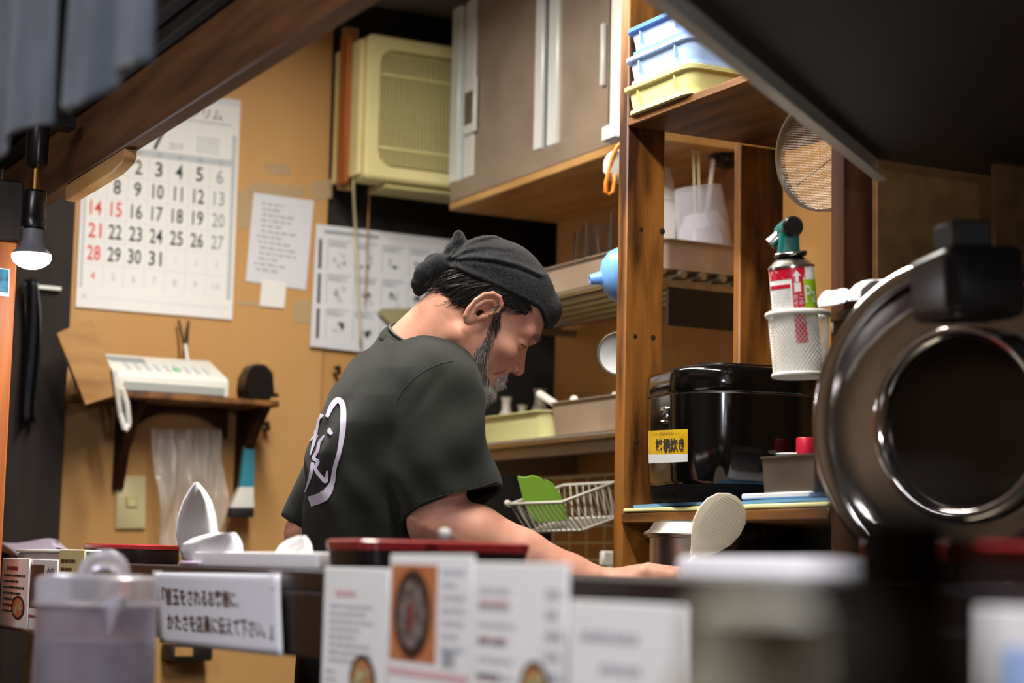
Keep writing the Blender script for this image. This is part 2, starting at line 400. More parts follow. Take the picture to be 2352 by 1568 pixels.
for q in ([(545, 438), (575, 432), (584, 520), (548, 530)], [(575, 418), (705, 428), (700, 452), (572, 446)], [(715, 420), (765, 410), (762, 455), (718, 462)], [(545, 690), (600, 694), (600, 703), (545, 700)], [(612, 372), (668, 378), (668, 402), (612, 398)], [(676, 690), (712, 688), (712, 742), (674, 740)]):
    sheet('tape_strip', TAPES.pop(0), 'tape', q, 'tape', 0.0015, 0.0003, group='old tape on the plywood')

# picture poster beside the black wall, printed with boxes of drawings
po = thing('instruction_poster', 'white instruction poster with faint grey drawings, behind the cook', 'poster', (1.83, YE-0.012, 1.70))
PQ = [aY(px, py, YE-0.012) for px, py in ((727, 514), (1052, 552), (1046, 832), (712, 795))]
mb = MB(); n_ = Vector((0, -1, 0)); mb.hexa([p-n_*0.002 for p in PQ], PQ); mb.build('sheet', 'paper_cool', po)
FP = wall_frame(0.0128); X0, X1, Z0, Z1 = PQ[0].x, PQ[1].x, PQ[3].z, PQ[0].z
mb = MB(); rnd = random.Random(5)
for k in range(3): rect2(mb, FP, X0+0.008, X0+0.015, Z1-0.105-k*0.082, Z1-0.035-k*0.082)
mb.build('black_bars', 'ink_black', po, fixn=False, kind='stuff')
mb = MB(); me_ = MB()
for i in range(5):
    for j in range(3):
        cx, cz = X0+0.03+i*0.07, Z1-0.035-j*0.082
        rect2(mb, FP, cx, cx+0.06, cz-0.0008, cz+0.0008); rect2(mb, FP, cx, cx+0.0012, cz-0.07, cz)
        for k in range(3): rect2(mb, FP, cx+0.004, cx+rnd.uniform(0.03, 0.055), cz-0.006-k*0.004, cz-0.0045-k*0.004)
        for k in range(7):
            disc2(me_, FP, cx+rnd.uniform(0.015, 0.045), cz-rnd.uniform(0.03, 0.06), rnd.uniform(0.003, 0.008), rnd.uniform(0.002, 0.008), n=9)
rect2(mb, FP, X0+0.02, X0+0.16, Z1-0.02, Z1-0.012)
mb.build('printed_boxes', 'ink_grey', po, fixn=False, kind='stuff'); me_.build('printed_drawings', 'ink_faint', po, fixn=False, kind='stuff')
# bowl-shaped khaki plate hanging in front of the poster
P = [aY(px, py, YE-0.03) for px, py in ((868, 716), (880, 708), (950, 708), (965, 740), (930, 757), (905, 752))]
mb = MB(); mb.hexa([p+Vector((0, 0.006, 0)) for p in P], P); tag(mb.build('khaki_pad', mat('khaki', '#a39a72', 0.7)), 'khaki pad hanging in front of the instruction poster', 'pad')

# wall fan / heater unit in its wooden frame
YF = 3.95
f0, f1 = aY(848, 75, YF), aY(836, 406, YF)
fx0, fz1, fz0 = f0.x, f0.z, f1.z; fx1 = fx0+0.36; fcx = (fx0+fx1)/2; fcz = (fz0+fz1)/2
fan = thing('wall_fan_unit', 'cream ventilation unit with a grille of upright slats beside the cabinet', 'fan', (fcx, YF+0.1, fz0))
FF = frame((fcx, YF, fcz), (1, 0, 0), (0, 0, 1)); W, H = fx1-fx0, fz1-fz0
mb = MB(); o_ = rrect(W, H, 0.012); o2 = rrect(W-0.012, H-0.012, 0.012); i_ = rrect(W-0.062, H-0.062, 0.035); i2 = rrect(W-0.07, H-0.07, 0.033)
loop_loft(mb, [[(x, y, -0.075) for x, y in o_], [(x, y, -0.006) for x, y in o_], [(x, y, 0.0) for x, y in o2], [(x, y, 0.0) for x, y in i_], [(x, y, -0.018) for x, y in i2], [(x, y, -0.04) for x, y in i2]], FF, cap0=True, cap1=True)
mb.build('housing', 'cream_plastic', fan, smooth=35)
MB().box(-W/2+0.034, W/2-0.034, -H/2+0.034, H/2-0.034, -0.0395, -0.034, FF).build('grille_back', mat('grille_back', '#6a5f36', 0.6), fan)
nsl = 36; gw = W-0.07
sl = MB().box(-gw/2+0.002, -gw/2+0.0046, -H/2+0.036, H/2-0.036, -0.011, -0.006, FF).build('slat', 'cream_plastic', fan)
for k in range(1, nsl): inst(sl, (k*gw/nsl, 0, 0))
bar = MB().box(-gw/2, gw/2, -0.0025, 0.0025, -0.012, -0.004, Matrix.Translation((0, 0, 0)) @ FF @ Matrix.Translation((0, H*0.5-0.09, 0))).build('cross_bar', 'cream_plastic', fan)
inst(bar, (0, 0, -(H-0.165)))
MB().box(fx0-0.012, fx0, YF+0.02, YF+0.17, fz0+0.01, fz1-0.01).build('back_flange', 'cream_plastic', fan, bevel=0.002)
MB().box(fx0+0.06, fx0+0.28, YF+0.02, YF+0.12, fz0-0.014, fz0).build('bottom_vent', 'cream_dim', fan, bevel=0.002)
MB().box(fx0+0.02, fx0+0.13, YF+0.02, YF+0.10, fz1, fz1+0.006).build('top_tab', 'cream_dim', fan, bevel=0.002)
wf = thing('window_board', 'brown wooden frame boards around the cream ventilation unit', 'frame', (fx0-0.03, YE, fz0-0.02))
MB().box(aY(786, 250, 4.06).x, aY(820, 250, 4.06).x, 4.06, 4.078, fz0-0.01, fz1+0.04).build('upright_board', 'light_wood', wf, bevel=0.002)
MB().box(fx0-0.026, fx0-0.0125, YF+0.065, YF+0.1095, fz0-0.004, fz1+0.01).build('inner_strip', 'orange_wood', wf, bevel=0.002)
# cords hanging from the unit over the poster
def cord(name, label, pts, r, m, cat='cord', n=6, sub=6, **k):
    P = [Vector(p) for p in pts]; out = []
    for i in range(len(P)-1):
        p0, p1, p2, p3 = P[max(i-1, 0)], P[i], P[i+1], P[min(i+2, len(P)-1)]
        for s in range(sub):
            t = s/sub; out.append(0.5*((2*p1)+(p2-p0)*t+(2*p0-5*p1+4*p2-p3)*t*t+(3*p1-p0-3*p2+p3)*t**3))
    out.append(P[-1]); return tag(MB().tube(out, r, n).build(name, m, smooth=180), label, cat)
cord('pull_string', 'cream pull cord hanging from the ventilation unit over the poster', [aY(818, 365, 4.0), aY(812, 420, 4.02), aY(816, 520, 4.11), aY(819, 603, 4.115), aY(829, 790, 4.12)], 0.0035, 'cord_cream')
cord('brown_string', 'thin brown string hanging under the ventilation unit', [aY(850, 420, 4.05), aY(846, 500, 4.10), aY(842, 620, 4.115), aY(838, 700, 4.12)], 0.002, 'ink_tan')

# ------------------------------------------------------------------ phone shelf
SY = 3.95; sl0, sl1 = aY(205, 905, SY), aY(642, 929, SY); sz = aY(450, 908, SY).z
sh = thing('phone_shelf', 'small brown wooden shelf on brackets below the calendar', 'shelf', ((sl0.x+sl1.x)/2, YE, sz-0.17))
MB().box(sl0.x, sl1.x, SY, YE, sz-0.014, sz).build('shelf_board', 'rack_wood_flat', sh, bevel=0.003)
def bracket(x):
    prof = [(SY+0.03, sz-0.0145), (YE, sz-0.0145), (YE, sz-0.20), (YE-0.02, sz-0.20), (YE-0.05, sz-0.12), (YE-0.11, sz-0.06)]
    mb = MB(); mb.hexa([(x, y, z) for y, z in prof], [(x+0.022, y, z) for y, z in prof]); return mb.build('bracket', 'dark_and_shaded_wood', sh, bevel=0.002)
bl_ = bracket(aY(262, 1000, YE).x); br_ = inst(bl_, (aY(540, 1000, YE).x-aY(262, 1000, YE).x, 0, 0))
mb = MB(); bxl, bxr = aY(300, 940, 4.1).x, aY(525, 940, 4.1).x; ap = []
for i in range(13): t = i/12; ap.append((bxl+(bxr-bxl)*t, sz-0.015-0.012-0.055*(abs(2*t-1)**3)))
mb.hexa([(x, 4.10, z) for x, z in [(bxr, sz-0.0147), (bxl, sz-0.0147)]+ap], [(x, 4.112, z) for x, z in [(bxr, sz-0.0147), (bxl, sz-0.0147)]+ap]); mb.build('arched_apron', 'dark_and_shaded_wood', sh)
MB().box(sl0.x+0.05, sl1.x-0.07, YE-0.045, YE-0.005, sz+0.0005, sz+0.02).build('back_rail', 'dark_wood', sh, bevel=0.002)

# plank leaning at the shelf's left end
q = [aY(px, py, 3.915) for px, py in ((130, 765), (213, 729), (276, 906), (196, 931))]
mb = MB(); mb.hexa([p+Vector((0, 0.016, 0)) for p in q], q); pl = mb.build('leaning_board', 'pine', bevel=0.002)
tag(pl, 'light brown wooden board leaning on the phone shelf', 'board')

# telephone with a sloping top
tx0, tx1 = aY(250, 880, 3.965).x, aY(522, 900, 3.965).x
ph = thing('fax_telephone', 'white desk telephone with sloping keypad on the brown shelf', 'telephone', ((tx0+tx1)/2, 4.05, sz))
prof = [(3.957, sz+0.0005), (4.10, sz+0.0005), (4.10, sz+0.088), (4.09, sz+0.092), (3.966, sz+0.043), (3.957, sz+0.036)]
mb = MB(); mb.hexa([(tx0, y, z) for y, z in prof], [(tx1, y, z) for y, z in prof]); mb.build('body', 'white_plastic', ph, bevel=0.004, seg=2)
MB().box(tx0+0.03, tx1-0.01, 3.9535, 3.958, sz+0.004, sz+0.021).build('front_groove', mat('phone_grey', '#a3a69f', 0.5), ph)
TF = frame((tx0, 3.966, sz+0.0435), (1, 0, 0), (0, 0.124, 0.049))
mb = MB(); mb.box(0.02, 0.10, 0.075, 0.105, 0, 0.002, TF); mb.build('display', 'ink_grey', ph)
mb = MB().box(0.045, 0.055, 0.02, 0.027, 0, 0.003, TF).build('key', 'paper_grey', ph)
for i in range(9):
    for j in range(3):
        if i or j:
            d = TF.to_3x3() @ Vector((i*0.022, j*0.018, 0)); inst(mb, d)
MB().box(0.15, 0.165, 0.028, 0.040, 0, 0.0045, TF).build('green_key', mat('green_key', '#7fd08a', 0.4), ph)
MB().tube([(tx1-0.055, 4.08, sz+0.088), (tx1-0.062, 4.08, sz+0.125)], 0.004, 8).build('antenna', 'white_plastic', ph)
hs = MB(); hs.tube([(tx0-0.012, 3.95, sz+0.035), (tx0-0.018, 3.99, sz+0.062), (tx0-0.018, 4.05, sz+0.082), (tx0-0.012, 4.09, sz+0.085)], [0.017, 0.013, 0.013, 0.017], 10); hs.build('handset', 'white_plastic', ph, smooth=60)
cp = [aY(px, py, 3.91) for px, py in ((262, 848), (268, 890), (276, 950), (287, 988), (296, 975), (292, 930), (280, 890))]
pts = []; A = [Vector(p) for p in cp]
for i in range(len(A)-1):
    for s in range(54):
        t = s/54; c = A[i].lerp(A[i+1], t); a = 2*math.pi*t*9; tg = (A[i+1]-A[i]).normalized(); o1 = tg.orthogonal().normalized(); o2_ = tg.cross(o1)
        pts.append(c+(o1*math.cos(a)+o2_*math.sin(a))*0.0055)
MB().tube(pts, 0.0019, 4).build('coiled_cord', 'white_plastic', ph, smooth=180)
cord('phone_lead', 'black lead slanting from behind the calendar down to the telephone', [aY(410, 735, 4.13), aY(418, 770, 4.12), aY(426, 815, 4.09)], 0.003, 'cord_black')
cord('phone_lead', 'black lead dropping straight behind the telephone', [aY(433, 737, 4.13), aY(430, 780, 4.12), aY(428, 815, 4.09)], 0.003, 'cord_black')

# tape dispenser at the shelf's right end
dc = aY(588, 890, 4.0)
td = thing('tape_dispenser', 'black tape dispenser with a beige roll at the shelf end', 'dispenser', (dc.x, 4.0, sz))
mb = MB(); hexp = [(-0.03, 0.0), (0.022, 0.0), (0.032, 0.02), (0.026, 0.062), (0.008, 0.08), (-0.02, 0.078), (-0.034, 0.05), (-0.036, 0.02)]
mb.hexa([(dc.x+x, 3.965, sz+0.0005+z) for x, z in hexp], [(dc.x+x, 4.03, sz+0.0005+z) for x, z in hexp]); mb.build('case', 'black_plastic', td, bevel=0.004)
MB().lathe([(0.020, 0), (0.034, 0), (0.034, 0.02), (0.020, 0.02), (0.020, 0)], align_z((dc.x+0.020, 4.031, sz+0.064), (0, 1, 0)), 24, caps=False).build('tape_roll', 'light_wood', td)
MB().box(dc.x+0.028, dc.x+0.042, 3.97, 4.0, sz+0.01, sz+0.018).build('lever', 'black_plastic', td)

# crumpled clear plastic bag hanging under the shelf
def bagfn(px0, px1, py0, py1, Y, amp, seed):
    rnd = random.Random(seed); ws = [(rnd.uniform(2, 9), rnd.uniform(1, 5), rnd.uniform(0, 6.28), rnd.uniform(0.3, 1)) for _ in range(7)]
    def fn(u, v):
        l = px0[0]+(px1[0]-px0[0])*v; r = px0[1]+(px1[1]-px0[1])*v
        q = aY(l+(r-l)*u, py0+(py1-py0)*v, Y); d = sum(w*math.sin(a*u*3.1+b*v*3+c) for a, b, c, w in ws)/3
        return (q.x, Y+amp*(d-0.5*abs(math.sin(7*u+3*v+d))+0.25*abs(math.sin(17*u-5*v+2*d))), q.z)
    return fn
mb = MB(); mb.grid(bagfn((345, 505), (372, 528), 985, 1275, 4.085, 0.022, 4), 60, 60, 0.0008, (0, 1, 0))
tag(mb.build('plastic_bag', 'film', smooth=180), 'crumpled clear plastic bag hanging under the phone shelf', 'bag')

# light switch
c = aY(299, 1154, YE)
sw = thing('light_switch', 'ivory light switch plate low on the plywood wall', 'switch', (c.x, YE, c.z-0.06))
FS = frame((c.x, YE-0.0002, c.z), (1, 0, 0.03), (-0.03, 0, 1)); r_ = rrect(0.069, 0.119, 0.005); r2_ = rrect(0.063, 0.113, 0.005)
mb = MB(); loop_loft(mb, [[(x, y, 0) for x, y in r_], [(x, y, 0.005) for x, y in r_], [(x, y, 0.008) for x, y in r2_]], FS); mb.build('plate', 'ivory', sw)
MB().box(-0.014, 0.014, -0.012, 0.012, 0.008, 0.0095, FS).build('button_surround', 'cream_dim', sw)
MB().box(-0.010, 0.011, -0.009, 0.009, 0.0095, 0.0125, FS).build('button', 'cream_plastic', sw, bevel=0.001)

# scraper brush hanging from a nail
BY = 4.09
def flatloft(rows_, m, name, parent, th):
    mb = MB(); L = []
    for (pl_, pr_, py, t) in rows_:
        a, b = aY(pl_, py, BY), aY(pr_, py, BY); L.append([(a.x, BY-t, a.z), (b.x, BY-t, b.z), (b.x, BY+t, b.z), (a.x, BY+t, a.z)])
    loop_loft(mb, L); return mb.build(name, m, parent, bevel=0.002, seg=2)
br = thing('hanging_brush', 'turquoise handled brush with black bristles hanging on the wall', 'brush', tuple(aY(552, 1190, BY)))
flatloft([(566, 582, 985, 0.006), (557, 582, 1040, 0.009), (548, 580, 1118, 0.011)], mat('turquoise', '#3f9fba', 0.4), 'handle', br, 0)
flatloft([(548, 580, 1118, 0.011), (538, 579, 1140, 0.013), (526, 580, 1166, 0.015)], 'white_plastic', 'ferrule', br, 0)
flatloft([(527, 579, 1166, 0.013), (524, 579, 1188, 0.013)], 'black_matt', 'bristles', br, 0)
MB().tube([aY(569, 962, BY), aY(572, 986, BY)], 0.004, 8).build('hanging_ring', 'steel', br)
MB().lathe([(0.006, 0), (0.006, 0.03), (0.009, 0.03), (0.009, 0.034)], align_z(aY(570, 960, YE), (0, -1, 0)), 8).build('nail', 'steel_dull', br)
for i, (px, py) in enumerate(((768, 858), (606, 986))):
    c = aY(px, py, YE); mb = MB(); mb.tube([(c.x, YE, c.z), (c.x, YE-0.03, c.z), (c.x-0.006, YE-0.04, c.z+0.012), (c.x-0.016, YE-0.04, c.z+0.008)], 0.005, 6)
    tag(mb.build('wall_hook', 'black_plastic'), ('small black wall hook beside the cook\'s back', 'small black wall hook by the turquoise brush')[i], 'hook')
# dark pouch low on the wall, seen under the ledge
c0, c1 = aY(385, 1478, 4.1), aY(482, 1517, 4.1)
pc = thing('wall_pouch', 'black pouch on the plywood wall, seen below the ledge', 'pouch', (c0.x, YE, c1.z))
MB().box(c0.x, c1.x, 4.08, YE, c1.z, c0.z).build('pocket', 'black_matt', pc, bevel=0.006, seg=2)
MB().box(c0.x+0.01, c0.x+0.05, 4.076, 4.0795, c1.z+0.012, c0.z-0.006).build('tan_label', 'light_wood', pc)
# ------------------------------------------------------------------ wall cabinet on the right wall
CX = 1.872
def cy_(px, py=250): return aX(px, py, CX).y
cb = thing('wall_cabinet', 'tall wall cabinet with brown sliding doors and bright aluminium stiles', 'cabinet', (2.0, 3.45, 2.0))
CZ = 2.03; YF0, YN = cy_(1034, 400), 3.02
MB().box(CX+0.022, XR-0.001, YN, YF0, CZ, 2.5).build('carcass', 'steel_brown', cb, bevel=0.002)
MB().box(CX, XR-0.001, YN, YF0, CZ-0.018, CZ-0.0003).build('bottom_board', 'light_wood', cb, bevel=0.002)
MB().box(CX, CX+0.021, YN, YF0, CZ, CZ+0.046).build('bottom_rail', 'steel_brown', cb, bevel=0.002)
def stile(pa, pb, x=CX, m='aluminium', nm='stile', th=0.02, z0=CZ+0.0465, z1=2.49):
    a, b = cy_(pb), cy_(pa); return MB().box(x, x+th, a, b, z0, z1).build(nm, m, cb, bevel=0.0015)
stile(1034, 1052); stile(1062, 1084, CX+0.004, th=0.012); 
MB().box(CX+0.012, CX+0.02, cy_(1062), cy_(1053), CZ+0.0465, 2.49).build('shadow_gap', 'ink_grey', cb)
d1 = MB().box(CX+0.008, CX+0.02, cy_(1228), cy_(1084.5), CZ+0.0465, 2.49).build('door', 'steel_brown', cb, bevel=0.001)
stile(1228, 1246, CX-0.002); MB().box(CX+0.006, CX+0.02, cy_(1254), cy_(1246.5), CZ+0.0465, 2.49).build('shadow_gap', 'black_matt', cb)
stile(1254, 1276, CX+0.002, th=0.018)
d2 = MB().box(CX+0.010, CX+0.021, cy_(1392), cy_(1276.5), CZ+0.0465, 2.49).build('door', 'steel_brown', cb, bevel=0.001)
stile(1392, 1412, CX+0.004, 'steel')
def plate(pa, pb, py0, py1, door, x):
    a, b = aX(pa, (py0+py1)/2, x), aX(pb, (py0+py1)/2, x); zt, zb = aX((pa+pb)/2, py0, x).z, aX((pa+pb)/2, py1, x).z
    h = MB().box(x-0.004, x+0.004, b.y, a.y, zb, zt).build('handle', 'aluminium', door, bevel=0.001)
    return h, a, b, zt, zb
h, a, b, zt, zb = plate(1068, 1093, 182, 305, d1, CX)
MB().box(CX-0.0046, CX-0.0041, b.y+0.008, a.y-0.006, zb+0.02, zt-0.03).build('finger_pull', 'steel_dull', d1)
plate(1382, 1389, 55, 196, d2, CX+0.004)
# white conduit and junction box at the cabinet's near end
c0, c1 = aX(1405, 150, CX-0.03), aX(1431, 150, CX-0.03); zc = aX(1418, 282, CX-0.03).z
mb = MB(); mb.box(CX-0.034, CX-0.004, c1.y, c0.y, zc, 2.54); tag(mb.build('white_conduit', 'white_plastic', bevel=0.004, seg=2), 'white upright cable conduit at the cabinet\'s near edge', 'conduit')
c0, c1 = aX(1382, 302, CX-0.04), aX(1426, 302, CX-0.04); z1_ = aX(1400, 284, CX-0.04).z; z0_ = aX(1400, 320, CX-0.04).z
jb = thing('junction_box', 'small grey and white switch box under the white conduit', 'box', (CX-0.02, (c0.y+c1.y)/2, z0_))
MB().box(CX-0.038, CX-0.002, c1.y, c0.y, z0_, min(z1_, zc-0.0005)).build('case', 'paper_grey', jb, bevel=0.002)
MB().box(CX-0.0405, CX-0.0385, c1.y+0.018, c0.y-0.002, z0_+0.003, z1_-0.003).build('cover', 'white_plastic', jb)
# tape reel with an orange strap hanging under the cabinet
tr = thing('orange_strap_reel', 'white reel with an orange strap hanging beside the wooden post', 'reel', tuple(aD(1405, 450, 3.42)))
MB().lathe([(0.0, -0.012), (0.026, -0.012), (0.03, -0.008), (0.03, 0.008), (0.026, 0.012), (0.0, 0.012)], align_z(aD(1424, 382, 3.42), -CF+CR*0.5), 24).build('reel', 'white_plastic', tr, smooth=60)
pts = [aD(px, py, 3.40) for px, py in ((1436, 322), (1418, 336), (1406, 362), (1398, 395), (1392, 420), (1391, 440), (1399, 447), (1408, 440), (1411, 420), (1413, 400))]
MB().tube(pts, 0.004, 6).build('strap', 'orange_rubber', tr, smooth=180)
MB().tube([aD(1436, 322, 3.40), aD(1440, 312, 3.36), (1.64, 2.6895, aD(1440, 312, 3.36).z)], 0.003, 6).build('hook', 'steel', tr)
MB().lathe([(0, 0), (0.008, 0), (0.008, 0.012), (0, 0.012)], align_z(aD(1395, 392, 3.41), -CF), 10).build('button', 'white_plastic', tr)

# ------------------------------------------------------------------ pipe shelves on the right wall
UX = 1.885
uz = aX(1284, 672, UX).z; uyN, uyF = 3.0, 3.86
us = thing('upper_pipe_shelf', 'upper steel pipe shelf on the right wall behind the post', 'shelf', (2.02, 3.4, uz-0.03))
MB().tube([(UX, uyN, uz-0.006), (UX, uyF, uz-0.006)], 0.007, 8).build('front_pipe', 'steel', us, smooth=60)
pp = MB().tube([(UX+0.045, uyN, uz-0.008), (UX+0.045, uyF, uz-0.008)], 0.008, 8).build('pipe', 'steel_dull', us, smooth=60)
for k in range(1, 5): inst(pp, (k*0.045, 0, 0))
for yy in (uyN+0.03, uyF-0.05): MB().box(UX, XR-0.001, yy-0.008, yy+0.008, uz-0.032, uz-0.0165).build('bracket', 'steel_dull', us)
MB().box(UX+0.02, XR-0.001, uyN+0.012, uyN+0.02, uz-0.105, uz-0.0325).build('end_plate', 'black_plastic', us)
def pan(name, label, x0, x1, y0, y1, z0, h, m, rim=0.006, flare=0.006, th=0.003, cat='pan', group=None, rot=0.0, c=None, r=0.015):
    w, d = x1-x0, y1-y0; M = Matrix.Translation(((x0+x1)/2, (y0+y1)/2, z0)) @ Matrix.Rotation(rot, 4, 'Z')
    def L(gw, z, rr): return [(x, y, z) for x, y in rrect(w+gw, d+gw, rr, 4)]
    mb = MB(); f2 = 2*flare
    loop_loft(mb, [L(-f2, 0, r), L(0, h-0.002, r), L(2*rim, h-0.002, r+rim), L(2*rim, h, r+rim), L(-2*th, h, max(0.004, r-th)), L(-f2-2*th, th, max(0.004, r-th))], M)
    return tag(mb.build(name, m, smooth=35), label, cat, group)
pan('steel_tray', 'long deep steel tray on the upper pipe shelf', UX+0.004, 2.14, uyN+0.005, uyF-0.128, uz+0.0015, 0.056, 'pan_steel')
uzp = uz+0.005
def glass(px, py_top, py_rim, dia, yx, label, group='glasses in the steel tray'):
    c = aX(px, py_top, yx); prof = [(0.0, 0), (dia*0.42, 0), (dia*0.5, 0.008), (dia*0.5, c.z-uzp), (dia*0.47, c.z-uzp), (dia*0.46, 0.012), (0, 0.010)]
    return tag(MB().lathe(prof, Matrix.Translation((c.x, c.y, uzp)), 28).build('drinking_glass', 'clear', smooth=50), label, 'glass', group)
glass(1372, 514, 0, 0.056, 1.96, 'clear drinking glass standing in the middle on the upper shelf')
glass(1346, 530, 0, 0.05, 2.03, 'lower clear glass farthest left on the upper shelf')
glass(1430, 490, 0, 0.056, 1.96, 'taller clear glass half hidden by the wooden post')
# stacked steel bowls at the far end of the shelf
bc = aX(1268, 590, 2.02)
for k in range(4):
    r_ = 0.062-0.002*k; prof = [(0.0, 0.0), (r_*0.6, 0.0), (r_, 0.018), (r_+0.006, 0.019), (r_+0.006, 0.021), (r_-0.002, 0.021), (r_*0.58, 0.003), (0, 0.003)]
    tag(MB().lathe(prof, Matrix.Translation((bc.x-0.02, 3.80-0.01, uzp+0.052+k*0.011)), 28).build('steel_dish', 'steel', smooth=60),
        ('steel dish at the bottom of the stack behind the black cap', 'second steel dish from below in the stack behind the cap', 'third steel dish from below in the stack behind the cap', 'topmost steel dish of the stack behind the black cap')[k], 'dish', 'stacked steel dishes')
tag(MB().box(bc.x-0.07, bc.x+0.03, 3.805-0.06, 3.845, uzp, uzp+0.0515).build('dish_stand', 'steel_dull', bevel=0.004), 'low steel box carrying the stacked dishes', 'box')

# lower steel shelf
WX = 1.862
lz = aX(1300, 1002, WX).z; lz0 = aX(1300, 1042, WX).z
ls = thing('lower_steel_shelf', 'lower steel shelf on the right wall with a rolled front', 'shelf', (2.0, 3.4, lz0))
MB().box(WX+0.004, XR-0.001, 2.72, 3.87, lz-0.006, lz).build('plate', 'steel_dull', ls)
MB().box(WX+0.012, WX+0.03, 2.72, 3.87, lz0, lz-0.0062).build('front_apron', 'steel_dull', ls, bevel=0.004, seg=2)
MB().tube([(WX, 2.72, lz-0.004), (WX, 3.87, lz-0.004)], 0.008, 10).build('front_roll', 'steel', ls, smooth=60)
for yy in (2.8, 3.8): MB().box(WX+0.05, XR-0.001, yy-0.012, yy+0.012, lz0-0.02, lz-0.0065).build('bracket', 'steel_dull', ls)
c0 = aX(1258, 990, WX+0.03)
pan('yellow_tray', 'pale yellow plastic tub beside the cook\'s chin', WX+0.018, WX+0.20, c0.y+0.0, c0.y+0.31, lz+0.0005, 0.062, 'yellow_pale', rim=0.007, flare=0.01, r=0.03, cat='tub')
pan('steel_pan', 'steel pan with white handled tools beside the yellow tub', WX+0.02, WX+0.24, 2.95, c0.y-0.025, lz+0.0005, 0.074, 'pan_steel', rim=0.005, flare=0.006)
def tool(pts, r, m, name, label): return tag(MB().tube(pts, r, 8).build(name, m, smooth=60), label, 'utensil')
tool([aX(1240, 905, WX+0.06), aX(1276, 928, WX+0.05), aX(1300, 960, WX+0.09)], [0.009, 0.008, 0.006], 'white_plastic', 'kitchen_tool', 'white tool handle leaning out of the steel pan')
tool([aX(1318, 916, WX+0.05), aX(1332, 940, WX+0.09)], [0.008, 0.006], 'white_plastic', 'kitchen_tool', 'short white tool handle in the middle of the steel pan')
tool([aX(1413, 908, WX+0.05), aX(1405, 940, WX+0.10)], [0.008, 0.006], 'white_plastic', 'kitchen_tool', 'white tool handle next to the wooden post')
cc = aX(1386, 930, WX+0.10); tag(MB().lathe([(0, 0.034), (0.018, 0.03), (0.028, 0.018), (0.03, 0.0), (0.0, 0.0)], Matrix.Translation((cc.x, cc.y, lz+0.052)) , 20).build('ladle_bowl', 'paper_grey', smooth=60), 'pale round ladle bowl showing above the steel pan', 'ladle')
# grey bottles at the far end, behind the face
for k, (px, xx, h, r_) in enumerate(((1240, 2.02, 0.145, 0.026), (1200, 1.98, 0.105, 0.020), (1163, 1.93, 0.12, 0.022))):
    c = aY(px, 930, 3.83); prof = [(0, 0), (r_, 0), (r_, h*0.5), (r_*0.85, h*0.62), (r_*0.45, h*0.78), (r_*0.45, h*0.92), (r_*0.62, h), (0, h)]
    tag(MB().lathe(prof, Matrix.Translation((c.x, 3.83, lz+0.0005)), 24).build('sake_bottle', mat('grey_glaze%d' % k, ('#9a9082', '#aaa294', '#b4ada2')[k], 0.4), smooth=50),
        ('tall grey bottle behind the cook\'s nose', 'shorter pale bottle beside the tall grey one', 'pale grey bottle nearest the cook\'s beard')[k], 'bottle', 'grey bottles on the lower shelf')

gx = 2.06
# wire basket tilted, green boards, wire grid
def wires(mb, a, b, c, d, n, r):
    """n wires joining edge a-b to edge d-c"""
    for i in range(n+1): t = i/n; mb.tube([a.lerp(b, t), d.lerp(c, t)], r, 5)
A, B, C_ = aD(1172, 1158, 3.55), aD(1290, 1153, 3.42), aD(1412, 1108, 3.60); D_ = A+(C_-B)
a_, b_, c_ = aD(1212, 1222, 3.55), aD(1338, 1217, 3.46), aD(1424, 1186, 3.60); d_ = a_+(c_-b_)
wb = thing('wire_basket', 'white wire basket hanging tilted below the steel shelf', 'basket', tuple(b_))
MB().tube([A, B, C_, D_], 0.0032, 8, closed=True).build('rim_wire', 'wire_white', wb, smooth=60)
MB().tube([a_, b_, c_, d_], 0.0026, 8, closed=True).build('bottom_wire', 'wire_white', wb, smooth=60)
mb = MB()
for P4, n in (((A, B, b_, a_), 11), ((B, C_, c_, b_), 9), ((C_, D_, d_, c_), 8), ((D_, A, a_, d_), 9)): wires(mb, *P4, n, 0.0014)
wires(mb, a_, b_, c_, d_, 9, 0.0014)
mb.build('wire_mesh', 'wire_white', wb, kind='stuff')
MB().tube([C_, C_+Vector((0.02, 0, 0.02)), (gx, C_.y, C_.z+0.01)], 0.003, 6).build('hook', 'white_plastic', wb)
MB().tube([A, A+(A-B).normalized()*0.012+Vector((0, 0, 0.003))], 0.006, 8).build('rim_end', 'wire_white', wb)
for k, (q, dd) in enumerate((([(1188, 1093), (1206, 1096), (1222, 1091), (1241, 1096), (1262, 1120), (1290, 1160), (1300, 1195), (1230, 1200), (1205, 1160)], 3.52), ([(1250, 1100), (1268, 1108), (1290, 1140), (1306, 1195), (1265, 1198)], 3.54))):
    P = [aD(px, py, dd) for px, py in q]; mb = MB(); mb.hexa([p+CF*0.006 for p in P], P)
    tag(mb.build('green_cutting_sheet', 'green_board', bevel=0.001), ('bright green cutting sheet standing in the wire basket', 'narrower green cutting sheet behind the first in the basket')[k], 'cutting board', 'green sheets in the basket')
wg = thing('wire_grid', 'tan wire grid rack hanging on the wall below the shelf', 'grid', (gx, 3.2, 1.0))
mb = MB(); yA, yB = aX(1235, 1150, gx).y, 2.75; zt = min(aX(1300, 1066, gx).z, lz0-0.026); zb_ = aX(1400, 1300, 1.95).z-0.095
for k in range(15): y = yA+(yB-yA)*k/14; mb.tube([(gx, y, zb_), (gx, y, zt)], 0.0022, 5)
for k in range(9): z = zt-(zt-zb_)*k/8; mb.tube([(gx, yA, z), (gx, yB, z)], 0.0022, 5)
mb.build('wire_mesh', 'cord_cream', wg, kind='stuff')
